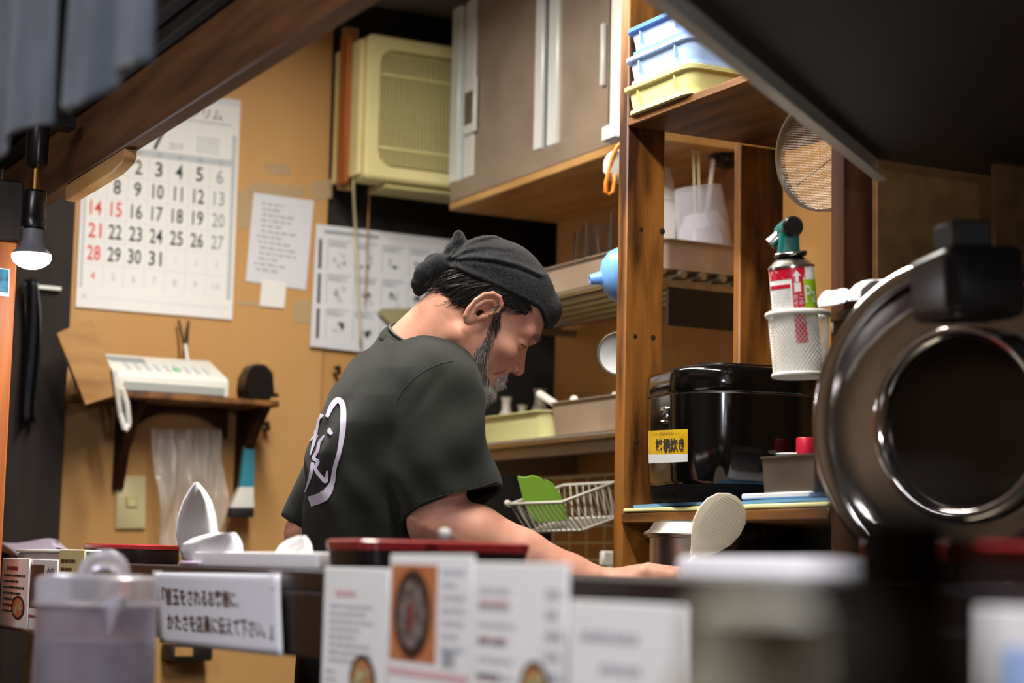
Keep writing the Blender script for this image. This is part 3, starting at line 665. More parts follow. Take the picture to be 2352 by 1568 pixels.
MB().tube([(gx, yA, zb_), (gx, yA, zt), (gx, yB, zt), (gx, yB, zb_)], 0.004, 6, closed=True).build('outer_wire', 'cord_cream', wg)
MB().tube([(gx+0.005, yA-0.05, zt-0.03), (XR-0.002, yA-0.05, zt-0.03)], 0.004, 6).build('wall_hook', 'steel_dull', wg)
c = aX(1400, 1300, 1.95); sb = thing('spray_bottle', 'small white spray bottle beside the wooden post', 'bottle', (c.x, c.y, c.z-0.1))
MB().lathe([(0, 0), (0.018, 0), (0.018, 0.07), (0.008, 0.09), (0.008, 0.10), (0, 0.10)], Matrix.Translation((c.x, c.y, c.z-0.1)), 16).build('bottle', 'white_plastic', sb)
MB().box(c.x-0.02, c.x+0.012, c.y-0.008, c.y+0.008, c.z+0.0005, c.z+0.03).build('trigger_head', 'white_plastic', sb, bevel=0.003)
tag(MB().box(1.86, XR-0.001, 2.72, 3.86, c.z-0.13, c.z-0.1002).build('low_steel_shelf', 'steel_dull', bevel=0.002), 'low steel shelf under the wire basket', 'shelf')

# ------------------------------------------------------------------ wooden rack
RX0, RX1 = 1.600, 1.674
rk = thing('wooden_rack', 'brown wooden rack holding the rice cooker and plastic tubs', 'rack', (1.75, 2.4, 0.0))
RT = 1.929
p1_ = MB().box(RX0, RX1, 2.662, 2.690, 0.0, 2.54).build('post', 'rack_wood', rk, bevel=0.0025)
p2_ = MB().box(1.825, 1.916, 2.662, 2.682, 0.0, RT-0.0005).build('post', 'rack_wood', rk, bevel=0.0025)
p3_ = MB().box(RX0, RX1, 2.086, 2.114, 0.0, RT-0.0005).build('post', 'dark_and_shaded_wood', rk, bevel=0.0025)  # near post: shade under the hood put into the wood colour
MB().box(1.825, 1.916, 2.086, 2.106, 0.0, RT-0.0005).build('post', 'dark_and_shaded_wood', rk, bevel=0.0025)  # same shade colour as the near front post
MB().box(RX0-0.002, 1.93, 2.06, 2.6615, RT, RT+0.014).build('top_board', 'rack_wood_flat', rk, bevel=0.002)
RZ = 1.293
MB().box(RX0-0.002, 1.93, 2.1145, 2.6615, RZ-0.017, RZ).build('shelf_board', 'rack_wood_flat', rk, bevel=0.002)
MB().box(RX0-0.002, 1.93, 2.1145, 2.6615, 1.055, 1.072).build('shelf_board', 'dark_and_shaded_wood', rk, bevel=0.002)
MB().box(1.9165, 1.929, 2.087, 2.690, 0.0, RZ-0.0175).build('dark_backing', 'black_matt', rk)  # black sheet added to keep the space under the shelf dark
MB().box(1.6745, 1.8245, 2.664, 2.680, 0.0, RZ-0.0175).build('side_panel', 'black_matt', rk)  # black sheet added at the far end, darkening the same space
for px, py, r_ in ((1472, 527, 6), (1521, 531, 8), (1459, 772, 6), (1500, 775, 7), (1461, 1015, 8)):
    c = aY(px, py, 2.662); disc = MB(); disc.lathe([(0, 0.0006), (r_*0.0007*0.7, 0.0006), (r_*0.0007, 0)], align_z(c, (0, -1, 0)), 12, caps=False); disc.build('knot', 'knot', p1_)
# yellow foam sheet and blue cloths along the shelf
tag(MB().box(RX0-0.003, 1.92, 2.116, 2.655, RZ+0.0003, RZ+0.007).build('foam_sheet', 'yellow_pale', bevel=0.002), 'thin yellow foam sheet lining the rice cooker shelf', 'mat')
def cloth(name, label, x0, x1, y0, y1, z, th, m, seed, amp=0.002):
    rnd = random.Random(seed); ph_ = rnd.uniform(0, 6)
    def fn(u, v): return (x0+(x1-x0)*u+0.004*math.sin(9*v+ph_), y0+(y1-y0)*v+0.003*math.sin(8*u+ph_), z+amp*(1+math.sin(11*v+ph_)*math.cos(7*u)))
    return tag(MB().grid(fn, 14, 24, th, (0, 0, 1)).build(name, m, smooth=60), label, 'cloth')
cloth('blue_cloth', 'folded blue cloth under the rice cooker', RX0+0.004, 1.86, 2.12, 2.64, RZ+0.0073, 0.005, 'sky_cloth', 2, 0.0008)

# plastic tubs on the rack's top board
def tub(name, label, z0, h, y1, m, mrim, dx=0.0):
    X0_, X1_, Y0_, Y1_ = 1.590+dx, 1.90, 2.458, y1; w, d = X1_-X0_, Y1_-Y0_
    t = thing(name, label, 'tub', ((X0_+X1_)/2, (Y0_+Y1_)/2, z0), group='tubs on the rack'); M = Matrix.Translation(((X0_+X1_)/2, (Y0_+Y1_)/2, z0))
    L = lambda g, z, r: [(x, y, z) for x, y in rrect(w+g, d+g, r, 5)]
    mb = MB(); loop_loft(mb, [L(-0.010, 0.006, 0.02), L(0.0, h-0.008, 0.02), L(-0.006, h-0.008, 0.017), L(-0.014, 0.009, 0.017)], M); mb.build('body', m, t, smooth=35)
    mb = MB(); loop_loft(mb, [L(0.0, h-0.008, 0.02), L(0.014, h-0.008, 0.025), L(0.016, h-0.002, 0.025), L(0.006, h, 0.022), L(-0.006, h-0.001, 0.017), L(-0.006, h-0.008, 0.017), L(0.0, h-0.008, 0.02)], M, False, False); mb.build('rim', mrim, t, smooth=35)
    mb = MB(); loop_loft(mb, [L(-0.012, 0.0, 0.02), L(0.0, 0.0, 0.024), L(0.0, 0.006, 0.024), L(-0.014, 0.006, 0.02)], M, True, False); mb.build('foot_rim', mrim, t, smooth=35)
    for yy in (-d*0.28, d*0.28):
        MB().box(-w/2-0.0035, -w/2+0.002, yy-0.0012, yy+0.0012, 0.016, h-0.009, M).build('rib', m, t)
    return t
tz = RT+0.0145
hy = aX(1432, 180, 1.612)
tub('plastic_tub', 'yellow plastic tub at the bottom of the stack on the rack', tz, 0.047, 2.655, 'yellow_plastic', 'yellow_pale')
tub('plastic_tub', 'pale blue plastic tub in the middle of the rack\'s stack', tz+0.0485, 0.047, 2.652, 'blue_pale', 'blue_pale')
tub('plastic_tub', 'pale blue plastic tub on top of the rack\'s stack', tz+0.097, 0.047, 2.648, 'blue_pale', 'blue_mid')

# blue funnel and white strainer hanging behind the far post
fc = aD(1436, 632, 3.26); fu = thing('blue_funnel', 'bright blue plastic funnel hanging behind the wooden post', 'funnel', tuple(fc))
M = align_z(fc, -CR-CU*0.12-CF*0.15)
MB().lathe([(0.05, -0.004), (0.05, 0.004), (0.044, 0.022), (0.030, 0.036), (0.014, 0.042), (0.012, 0.042), (0.027, 0.034), (0.041, 0.02), (0.047, 0.0), (0.05, -0.004)], M, 32, caps=False).build('cone', 'blue_funnel', fu, smooth=60)
MB().lathe([(0.0125, 0.040), (0.008, 0.062), (0.006, 0.062), (0.010, 0.040), (0.0125, 0.040)], M, 20, caps=False).build('spout', 'blue_funnel', fu, smooth=60)
MB().tube([fc+CU*0.05, fc+CU*0.07+CF*0.01, (1.63, 2.6895, (fc+CU*0.07).z)], 0.002, 6).build('hook', 'steel', fu)
wc = aD(1420, 812, 3.30); ws = thing('tea_strainer', 'white mesh strainer hanging behind the wooden post', 'strainer', tuple(wc-CU*0.036))
M = align_z(wc, -CF+CR*-0.35, CR); R_ = 0.036
ring = [M @ Vector((R_*math.cos(2*math.pi*i/36), R_*math.sin(2*math.pi*i/36), 0)) for i in range(36)]
MB().tube(ring, 0.002, 6, closed=True).build('rim', 'steel_dull', ws, smooth=60)
MB().lathe([(0, -0.014), (R_*0.5, -0.010), (R_*0.85, -0.004), (R_, 0)], M, 28, caps=False).build('mesh_bowl', 'paper_grey', ws, smooth=60)
MB().tube([wc+CR*0.036, wc+CR*0.05+CF*0.0, (1.64, 2.6895, wc.z)], 0.002, 6).build('handle', 'steel_dull', ws)

# jug of white bags, carton, chopsticks and ladle at the near end of the steel tray
jc = aY(1610, 566, 3.06); jz = uzp
jg = thing('measuring_jug', 'cloudy plastic jug filled with white bags on the steel tray', 'jug', (jc.x, 3.09, jz))
mb = MB(); tilt = Matrix.Translation((jc.x+0.035, 3.085, jz+0.006)) @ Matrix.Rotation(math.radians(-9), 4, 'Y')
mb.lathe([(0, 0), (0.058, 0), (0.047, 0.172), (0.0455, 0.172), (0.056, 0.004), (0, 0.004)], tilt, 32); mb.build('jug', 'clear_frost', jg, smooth=50)
mb = MB(); rnd = random.Random(9)
mb.lathe([(0, 0.006), (0.054, 0.006), (0.051, 0.06), (0.049, 0.09), (0.034, 0.118), (0.012, 0.122), (0, 0.112)], tilt, 20)
mb.v = [(x+rnd.uniform(-0.002, 0.002), y+rnd.uniform(-0.002, 0.002), z+rnd.uniform(-0.004, 0.004)) for x, y, z in mb.v]; mb.build('white_bags', 'tissue', jg, smooth=20)
c = aY(1556, 470, 3.10); cz1 = aY(1556, 366, 3.10).z
ca = thing('white_carton', 'white carton with a folded lid beside the cloudy jug', 'carton', (c.x, 3.11, jz))
MB().box(c.x-0.035, c.x+0.03, 3.15, 3.21, jz, cz1-0.07).build('body', 'white_paper', ca, bevel=0.002)
mb = MB(); mb.hexa([(c.x-0.035, 3.15, cz1-0.07), (c.x+0.03, 3.15, cz1-0.07), (c.x+0.03, 3.21, cz1-0.07), (c.x-0.035, 3.21, cz1-0.07)], [(c.x+0.0, 3.175, cz1), (c.x+0.03, 3.175, cz1), (c.x+0.03, 3.185, cz1), (c.x+0.0, 3.185, cz1)]); mb.build('gable_top', 'white_paper', ca)
for k, px in enumerate((1592, 1603)):
    P = [aY(px+6, 545, 3.075), aY(px, 312, 3.06)]
    tag(MB().tube(P, [0.0025, 0.004], 4).build('chopstick', 'cord_cream'), ('left one of two long wooden chopsticks in the jug', 'right one of two long wooden chopsticks in the jug')[k], 'chopstick', 'cooking chopsticks')
ld = thing('steel_ladle', 'dark steel ladle with white handle standing in the jug', 'ladle', tuple(aY(1615, 545, 3.08)))
MB().tube([aY(1618, 545, 3.085), aY(1638, 365, 3.07)], 0.005, 8).build('handle', 'white_plastic', ld, smooth=60)
MB().lathe([(0, -0.036), (0.022, -0.031), (0.036, -0.015), (0.042, 0.0), (0.040, 0.0), (0.034, -0.014), (0.020, -0.029), (0, -0.034)], align_z(aY(1668, 345, 3.07), (0.4, 0.2, 0.9)), 24, caps=False).build('bowl', mat('dark_ladle', '#3a2f2a', 0.15, 0.9), ld, smooth=60)
MB().tube([aY(1638, 365, 3.07), aY(1645, 350, 3.07)], 0.005, 8).build('neck', 'steel', ld)
c = aY(1696, 555, 3.06); tag(MB().lathe([(0, 0), (0.012, 0), (0.009, 0.03), (0, 0.034)], Matrix.Translation((c.x, 3.06, jz)), 12).build('salt_pot', 'white_plastic', smooth=60), 'small white pot at the end of the steel tray', 'pot')
# ------------------------------------------------------------------ decals: print laid on a surface along the lines of sight
def bvh_of(objs):
    V, Fs = [], []
    for o in objs:
        k = len(V); M = MW[o]; V += [M @ v.co for v in o.data.vertices]; Fs += [tuple(i+k for i in p.vertices) for p in o.data.polygons]
    return BVHTree.FromPolygons(V, Fs)
def decal(bvh, px_verts, faces, eps=0.0006):
    out = []; ok = []
    for px, py in px_verts:
        d = ray(px, py).normalized(); h = bvh.ray_cast(CAM, d)
        if h[0] is None: out.append(None)
        else:
            n = h[1] if h[1].dot(d) < 0 else -h[1]; out.append(h[0]+n*eps-d*eps)
    fs = [f for f in faces if all(out[i] is not None for i in f)]
    fs = [f for f in fs if max((out[f[i]]-out[f[i-1]]).length for i in range(len(f))) < 0.06]
    out = [o if o is not None else CAM for o in out]
    used = sorted({i for f in fs for i in f}); mp = {u: k for k, u in enumerate(used)}
    return [tuple(out[u]) for u in used], [tuple(mp[i] for i in f) for f in fs]
def px_quadgrid(q, nu, nv):
    """grid of pixels inside the quad tl, tr, br, bl"""
    tl, tr, br_, bl = [Vector(p) for p in q]; V = []
    for i in range(nu+1):
        for j in range(nv+1):
            u, v = i/nu, j/nv; p = (tl*(1-u)+tr*u)*(1-v)+(bl*(1-u)+br_*u)*v; V.append((p.x, p.y))
    return V, [(i*(nv+1)+j, (i+1)*(nv+1)+j, (i+1)*(nv+1)+j+1, i*(nv+1)+j+1) for i in range(nu) for j in range(nv)]
def text_px(s, q, bold=0.0):
    """lettering stretched over the pixel quad tl, tr, br, bl"""
    V, Fs = text(s, bold); lo, hi = V.min(0), V.max(0); tl, tr, br_, bl = [Vector(p) for p in q]; out = []
    for v in V:
        u = (v[0]-lo[0])/(hi[0]-lo[0]); w = 1-(v[1]-lo[1])/(hi[1]-lo[1]); p = (tl*(1-u)+tr*u)*(1-w)+(bl*(1-u)+br_*u)*w; out.append((p.x, p.y))
    return out, Fs

# ------------------------------------------------------------------ rice cooker
cz0 = RZ+0.0145; cw, cd, cr_ = 0.248, 0.252, 0.085
rc = thing('rice_cooker', 'glossy black rice cooker with a yellow label on the rack shelf', 'rice cooker', (1.709, 2.508, cz0))
CM = Matrix.Translation((1.709, 2.508, cz0)) @ Matrix.Rotation(math.radians(-12), 4, 'Z')
L = lambda g, z: [(x, y, z) for x, y in rrect(cw+g, cd+g, cr_+g/2, 10)]
mb = MB(); loop_loft(mb, [L(-0.03, 0), L(-0.02, 0.004), L(-0.012, 0.026)], CM); mb.build('base', mat('cooker_base', '#100f0f', 0.85, spec=0.1), rc, smooth=50)
mb = MB(); loop_loft(mb, [L(-0.012, 0.0265), L(-0.006, 0.032), L(-0.002, 0.10), L(0.0, 0.163)], CM); cbody = mb.build('body', 'black_gloss', rc, smooth=50)
mb = MB(); loop_loft(mb, [L(0.0, 0.1655), L(0.003, 0.168), L(0.0, 0.196), L(-0.006, 0.203), L(-0.03, 0.208), L(-0.12, 0.2105)], CM); mb.build('lid', 'black_gloss', rc, smooth=60)
mb = MB(); loop_loft(mb, [L(-0.004, 0.163), L(-0.004, 0.1655)], CM); mb.build('seam', 'steel_dull', rc)
mb = MB(); loop_loft(mb, [L(-0.085, 0.2100), L(-0.087, 0.2135), L(-0.1, 0.2137)], CM); mb.build('top_panel', 'black_plastic', rc)
cbv = bvh_of([cbody])
V, Fs = decal(cbv, *px_quadgrid([(1489, 989), (1580, 985), (1580, 1042), (1490, 1044)], 10, 6)); make('yellow_label', V, Fs, mat('label_yellow', '#d9b21c', 0.4, hx2='#c89a10', scale=40), rc, fixn=False)
V, Fs = decal(cbv, *px_quadgrid([(1490, 1044), (1580, 1042), (1580, 1060), (1491, 1064)], 10, 3)); make('white_label', V, Fs, 'paper_grey', rc, fixn=False)
V, Fs = decal(cbv, *text_px('銘柄炊き', [(1506, 1007), (1572, 1004), (1573, 1036), (1508, 1040)], 0.03), eps=0.0011); make('label_lettering', V, Fs, 'ink_black', rc, fixn=False)
V, Fs = decal(cbv, *text_px('いろいろなお米をおいしく', [(1502, 993), (1560, 990), (1560, 997), (1502, 1000)]), eps=0.0011); make('label_small_print', V, Fs, 'ink_brown', rc, fixn=False)
# chrome carrying-handle pivot
h_ = cbv.ray_cast(CAM, ray(1528, 953).normalized()); Mh = align_z(h_[0], h_[1] if h_[1].dot(CF) < 0 else -h_[1], CR)
mb = MB(); o_, i_ = rrect(0.027, 0.026, 0.006), rrect(0.021, 0.02, 0.005)
loop_loft(mb, [[(x, y, 0) for x, y in o_], [(x, y, 0.004) for x, y in o_], [(x, y, 0.004) for x, y in i_], [(x, y, 0.001) for x, y in i_]], Mh); mb.build('handle_pivot', 'chrome', rc, smooth=40)
MB().box(-0.006, 0.006, -0.003, 0.003, 0.001, 0.005, Mh).build('pivot_bar', 'black_plastic', rc, bevel=0.001)

# things in front on the same shelf
fzs = RZ+0.016
def at_shelf(px, py, X): return aX(px, py, X)
c0, c1 = aX(1765, 1150, 1.63), aX(1890, 1150, 1.63)
tag(MB().box(1.612, 1.71, aX(1870, 1150, 1.62).y, aX(1712, 1150, 1.62).y, RZ+0.0146, RZ+0.0235).build('folded_wrap', 'paper_cool', bevel=0.002), 'flat folded white wrap under the grey metal pan', 'wrap')
pan('metal_loaf_pan', 'small grey rectangular metal pan in front of the rice cooker', 1.615, 1.70, c1.y, c0.y, RZ+0.024, 0.052, 'steel_dull', rim=0.003, flare=0.003, r=0.006)
rb = thing('sauce_bottle', 'small clear bottle with a red cap behind the metal pan', 'bottle', tuple(aX(1850, 1140, 1.725)))
bc_ = aX(1850, 1140, 1.725); bz0 = RZ+0.0146; zc0, zc1 = aX(1850, 1045, 1.725).z, aX(1850, 1005, 1.725).z
MB().lathe([(0, bz0), (0.02, bz0), (0.02, zc0-0.02), (0.013, zc0), (0, zc0)], Matrix.Translation((bc_.x, bc_.y, 0)), 20).build('bottle', 'clear_frost', rb, smooth=50)
MB().lathe([(0, zc0), (0.0145, zc0), (0.0145, zc1-0.002), (0.013, zc1), (0, zc1)], Matrix.Translation((bc_.x, bc_.y, 0.0002)), 20).build('cap', 'red_plastic', rb, smooth=50)
dc_ = aX(1820, 1048, 1.72); ds = thing('white_saucer', 'tiny white saucer showing over the metal pan', 'saucer', (dc_.x, dc_.y, bz0))
MB().lathe([(0, 0), (0.012, 0), (0.026, 0.009), (0.025, 0.0105), (0.012, 0.002), (0, 0.002)], Matrix.Translation((dc_.x, dc_.y, dc_.z-0.006)), 24).build('dish', 'white_plastic', ds, smooth=60)
MB().lathe([(0, bz0), (0.022, bz0), (0.022, dc_.z-0.007), (0, dc_.z-0.007)], Matrix.Translation((dc_.x, dc_.y, 0)), 20).build('jar_below', 'black_plastic', ds)

# stock pot under the shelf
pc_ = aD(1618, 1250, 2.93); pr_ = 0.088; pz1 = aD(1618, 1232, 2.93).z
sp_ = thing('stock_pot', 'round steel stock pot with a lid below the rice cooker shelf', 'pot', (pc_.x, pc_.y, 1.0725))
MB().lathe([(0, 1.0725), (pr_-0.006, 1.0725), (pr_-0.004, 1.08), (pr_-0.004, pz1-0.004), (pr_, pz1-0.002), (pr_, pz1), (0, pz1)], Matrix.Translation((pc_.x, pc_.y, 0)), 48).build('pot_body', 'steel', sp_, smooth=50)
MB().lathe([(pr_+0.004, pz1+0.0003), (pr_+0.006, pz1+0.003), (pr_+0.003, pz1+0.006), (pr_-0.004, pz1+0.010), (pr_-0.010, pz1+0.020), (pr_-0.026, pz1+0.024), (0, pz1+0.025)], Matrix.Translation((pc_.x, pc_.y, 0)), 48).build('pot_lid', 'steel', sp_, smooth=50)

# ------------------------------------------------------------------ round sieve by the near post
sc_ = aD(1897, 352, 2.76); sv = thing('round_sieve', 'round steel wire sieve hanging between the rack posts', 'sieve', tuple(sc_-Vector((0, 0, 0.08))))
sn = (-CF*0.70-CR*0.72).normalized(); Ms = align_z(sc_, sn, CU); R_ = 0.0815
MB().lathe([(R_, -0.010), (R_+0.003, -0.010), (R_+0.003, 0.010), (R_, 0.010), (R_, -0.010)], Ms, 56, caps=False).build('hoop', 'steel', sv, smooth=40)
mb = MB()
for k in range(-33, 34):
    t = k/34*R_; w = math.sqrt(max(R_*R_-t*t, 0)); dep = lambda x, y: -0.022*(1-(x*x+y*y)/(R_*R_))
    mb.tube([Ms @ Vector((t, -w+2*w*i/8, dep(t, -w+2*w*i/8))) for i in range(9)] , 0.00022, 3, caps=False); mb.tube([Ms @ Vector((-w+2*w*i/8, t, dep(-w+2*w*i/8, t))) for i in range(9)], 0.00022, 3, caps=False)
mb.build('wire_mesh', 'steel_dull', sv, kind='stuff')
for a in (0.5, 2.1):
    MB().tube([Ms @ Vector((R_*math.cos(a), R_*math.sin(a), -0.024)), Ms @ Vector((0, 0, -0.026)), Ms @ Vector((-R_*math.cos(a), -R_*math.sin(a), -0.024))], 0.001, 5).build('cross_wire', 'steel', sv)
MB().tube([Ms @ Vector((R_, 0, 0)), Ms @ Vector((R_+0.02, 0, 0)), sc_+Vector((0.0, 0, RT-sc_.z))], 0.002, 6).build('hook', 'steel', sv)

# ------------------------------------------------------------------ mesh cup and gas torch
gc = aD(1838, 800, 2.60); gz0, gz1 = aD(1842, 868, 2.60).z, aD(1836, 722, 2.60).z
gr0, gr1 = 0.0355, 0.041; gb_ = thing('mesh_cup', 'white wire mesh cup hooked on the rack post', 'cup', (gc.x, gc.y, gz0))
tiltc = Matrix.Translation((gc.x, gc.y, gz0)) @ Matrix.Rotation(math.radians(-2.0), 4, CF)
gh = gz1-gz0; nh = 44; mb = MB()
for s_ in (1, -1):
    for k in range(nh):
        pts = []
        for i in range(11):
            t = i/10; r = gr0+(gr1-gr0)*t; a = 2*math.pi*k/nh+s_*t*1.55; pts.append(tiltc @ Vector((r*math.cos(a), r*math.sin(a), 0.004+t*(gh-0.006))))
        mb.tube(pts, 0.00042, 3, caps=False)
mb.build('wire_mesh', 'white_plastic', gb_, kind='stuff')
def ringtube(M, r, z, t, n=40): return MB().tube([M @ Vector((r*math.cos(2*math.pi*i/n), r*math.sin(2*math.pi*i/n), z)) for i in range(n)], t, 8, closed=True)
ringtube(tiltc, gr1+0.0005, gh, 0.0042).build('top_rim', 'white_plastic', gb_, smooth=180)
ringtube(tiltc, gr0+0.0005, 0.003, 0.0032).build('bottom_rim', 'white_plastic', gb_, smooth=180)
MB().lathe([(0, 0.001), (gr0, 0.001), (gr0, 0.003), (0, 0.003)], tiltc, 32).build('bottom', 'white_plastic', gb_)
MB().tube([tiltc @ Vector((gr1, 0, gh)), (RX0-0.003, 2.105, gz1+0.004), (RX0-0.003, 2.105, gz1-0.02)], 0.002, 6).build('hook', 'white_plastic', gb_)
# gas can standing in the cup
tb, tt = tiltc @ Vector((0, 0, 0.0045)), aD(1817, 612, 2.60); ax_ = (tt-tb).normalized(); cr0 = 0.0305; chh = (tt-tb).length
gt = thing('gas_torch', 'gas torch with green head and red can standing in the mesh cup', 'torch', tuple(tb))
Mt = align_z(tb, ax_, CR)                                   # local x = camera right, -y = towards camera
MB().lathe([(0, 0.001), (cr0, 0.001), (cr0, chh-0.001), (0, chh-0.001)], Mt, 48).build('can', 'white_paper', gt, smooth=50)
MB().lathe([(cr0+0.0012, chh-0.003), (cr0+0.0012, chh), (cr0-0.004, chh+0.004), (cr0-0.010, chh+0.010), (0.016, chh+0.012), (0, chh+0.012)], Mt, 40).build('can_shoulder', 'steel', gt, smooth=50)
def canpatch(a0, a1, z0, z1, m, nm, eps=0.0004, n=10):
    """patch of print on the can; angle in degrees from the camera-facing side, positive to the right"""
    mb = MB(); cam_a = math.atan2((Mt.inverted() @ CAM).y, (Mt.inverted() @ CAM).x)
    def fn(u, v): a = cam_a+math.radians(a0+(a1-a0)*u); r = cr0+eps; return Mt @ Vector((r*math.cos(a), r*math.sin(a), z0+(z1-z0)*v))
    mb.grid(fn, n, 2); return mb.build(nm, m, gt, fixn=False)
red = mat('can_red', '#c3122f', 0.35); grn = mat('can_green', '#9fd21f', 0.4)
canpatch(-75, 35, chh-0.018, chh-0.003, red, 'red_band'); canpatch(-2, 28, chh-0.105, chh-0.0175, red, 'red_stripe'); canpatch(28.3, 100, chh-0.07, chh-0.02, grn, 'green_panel')
canpatch(-75, -6, chh-0.030, chh-0.025, red, 'red_heading', 0.0006); canpatch(4, 20, chh-0.036, chh-0.024, 'white_paper', 'white_box', 0.0007)
canpatch(8, 16, chh-0.023, chh-0.014, 'white_paper', 'arrow_stem', 0.0009)
def cantext(s, a, z, h, w, m, nm, bold=0.0, vertical=False):
    V, Fs = text(s, bold); sz = V.max(0)-V.min(0); cam_a = math.atan2((Mt.inverted() @ CAM).y, (Mt.inverted() @ CAM).x); out = []
    for v in V:
        x = v[0]*w/sz[0]; y = v[1]*h/sz[1]; r = cr0+0.0009; an = cam_a+math.radians(a)+x/r; out.append(tuple(Mt @ Vector((r*math.cos(an), r*math.sin(an), z+y))))
    return out, list(Fs)
V, Fs = cantext('Pa', 50, chh-0.04, 0.024, 0.022, None, ''); make('white_letters', V, Fs, 'white_paper', gt, fixn=False)
VV, FF_ = [], []
for i, ch in enumerate('この切込みガイド'):
    col, row = (1, i) if i < 5 else (0, i-5)
    V, Fs = cantext(ch, 19-(1-col)*14, chh-0.043-row*0.008, 0.006, 0.006, None, ''); k = len(VV); VV += V; FF_ += [tuple(j+k for j in f) for f in Fs]
make('stripe_letters', VV, FF_, 'white_paper', gt, fixn=False)
VV, FF_ = [], []
for i, s_ in enumerate(('火気と高温に注意', '高温にすると破裂の', '危険があるため直射', '日光の当たる所や火', '気等の近くに置かない', '使い切って捨てること')):
    V, Fs = cantext(s_, -36, chh-0.034-i*0.0046, 0.0032, 0.032, None, ''); k = len(VV); VV += V; FF_ += [tuple(j+k for j in f) for f in Fs]
make('small_print', VV, FF_, 'ink_grey', gt, fixn=False)
tri = MB(); cam_a = math.atan2((Mt.inverted() @ CAM).y, (Mt.inverted() @ CAM).x)
def cpt(a, z, e=0.0009): aa = cam_a+math.radians(a); return tuple(Mt @ Vector(((cr0+e)*math.cos(aa), (cr0+e)*math.sin(aa), z)))
tri.add([cpt(1, chh-0.015), cpt(12, chh-0.007), cpt(23, chh-0.015)], [(0, 1, 2)]); tri.build('arrow_head', 'white_paper', gt, fixn=False)
tri = MB(); tri.add([cpt(-70, chh-0.0175, 0.0007), cpt(-20, chh-0.0175, 0.0007), cpt(-40, chh-0.006, 0.0007), cpt(-60, chh-0.006, 0.0007)], [(0, 1, 2, 3)]); tri.add([cpt(28, chh-0.0185, 0.0007), cpt(60, chh-0.0185, 0.0007), cpt(55, chh-0.004, 0.0007), cpt(40, chh-0.006, 0.0007)], [(0, 1, 2, 3)]); tri.build('white_corners', 'white_paper', gt, fixn=False)
zz = chh+0.0122
MB().lathe([(0.018, zz), (0.022, zz+0.001), (0.022, zz+0.005), (0.016, zz+0.007), (0.0, zz+0.007)], Mt, 28).build('valve_collar', 'black_plastic', gt, smooth=40)
MB().tube([Mt @ Vector((-0.02, -0.006, zz+0.004)), Mt @ Vector((0.0, -0.023, zz+0.004)), Mt @ Vector((0.02, -0.008, zz+0.005))], 0.0028, 8).build('regulator_ring', 'steel', gt, smooth=60)
teal = mat('torch_green', '#0f6a66', 0.35)
b0, b1 = Mt @ Vector((-0.002, 0, zz+0.006)), aD(1812, 535, 2.60)
mb = MB(); Mb = align_z(b0, b1-b0, CR); Lb = (b1-b0).length
loop_loft(mb, [[(x, y, z) for x, y in rrect(w, d, 0.006, 4)] for z, w, d in ((0, 0.030, 0.024), (Lb*0.5, 0.027, 0.024), (Lb, 0.026, 0.026))], Mb); mb.build('torch_grip', teal, gt, smooth=50)
hc0, hc1 = aD(1819, 521, 2.585), aD(1797, 533, 2.63)
mb = MB().tube([hc0, hc0.lerp(hc1, 0.5), hc1], [0.0135, 0.0135, 0.012], 20).build('torch_head', teal, gt, smooth=50)
dd = (hc0-hc1).normalized(); MB().lathe([(0, 0.0), (0.0142, 0), (0.0142, 0.006), (0.012, 0.008), (0, 0.008)], align_z(hc0, dd), 24).build('end_knob', 'black_plastic', gt, smooth=40)
MB().tube([aD(1797, 537, 2.62), aD(1782, 549, 2.62), aD(1769, 561, 2.62)], [0.010, 0.0085, 0.0095], 16).build('nozzle', 'steel', gt, smooth=50)

# ------------------------------------------------------------------ worn stand, cloth, board panels
bx0 = aY(1913, 720, 2.05).x; bzt = aY(1930, 718, 2.05).z
st = thing('worn_stand', 'dark worn wooden stand beside the near rack post', 'stand', (bx0+0.08, 1.98, 0))
MB().box(bx0, bx0+0.20, 1.95, 2.05, 0.0, bzt-0.014).build('side_panel', 'dark_and_shaded_wood', st, bevel=0.002)
MB().box(bx0-0.002, bx0+0.20, 1.945, 2.055, bzt-0.0138, bzt).build('top_board', mat('worn_wood', '#6b4c1d', 0.6, hx2='#2a1a0c', scale=40, lo=0.4, hi=0.6, bump=0.2), st, bevel=0.002)
cc = aY(1975, 700, 2.0)
def rag(u, v):
    a = u*math.pi; w = 0.036*math.cos(a*1.0); h = 0.026*math.sin(a)*(0.8+0.3*math.sin(6*v+1))
    return (cc.x-w-0.004*math.sin(9*v), 1.95+0.09*v+0.006*math.sin(7*u), bzt+0.001+h+0.003*math.sin(13*u+4*v)**2)
tag(MB().grid(rag, 18, 14, 0.002, (0, 0, 1)).build('white_rag', 'tissue', smooth=180), 'crumpled white rag lying on the worn stand', 'cloth')
def board(px0, px1, Y, z0, z1, name, label, m='corrugated'):
    a, b = aY(px0, 500, Y).x, aY(px1, 500, Y).x; return tag(MB().box(a, b, Y, Y+0.012, z0, z1).build(name, m, bevel=0.002), label, 'panel')
mat('corrugated', '#5f4528', 0.9, hx2='#543c22', scale=30, bump=0.1, bscale=300, spec=0.1)
board(2014, 2292, 2.06, 0.0, 1.92, 'cardboard_panel', 'tall brown board panel behind the open rice warmer lid')
board(2289, 2500, 1.90, 0.0, 1.745, 'cardboard_panel', 'brown board panel at the right edge of the picture')
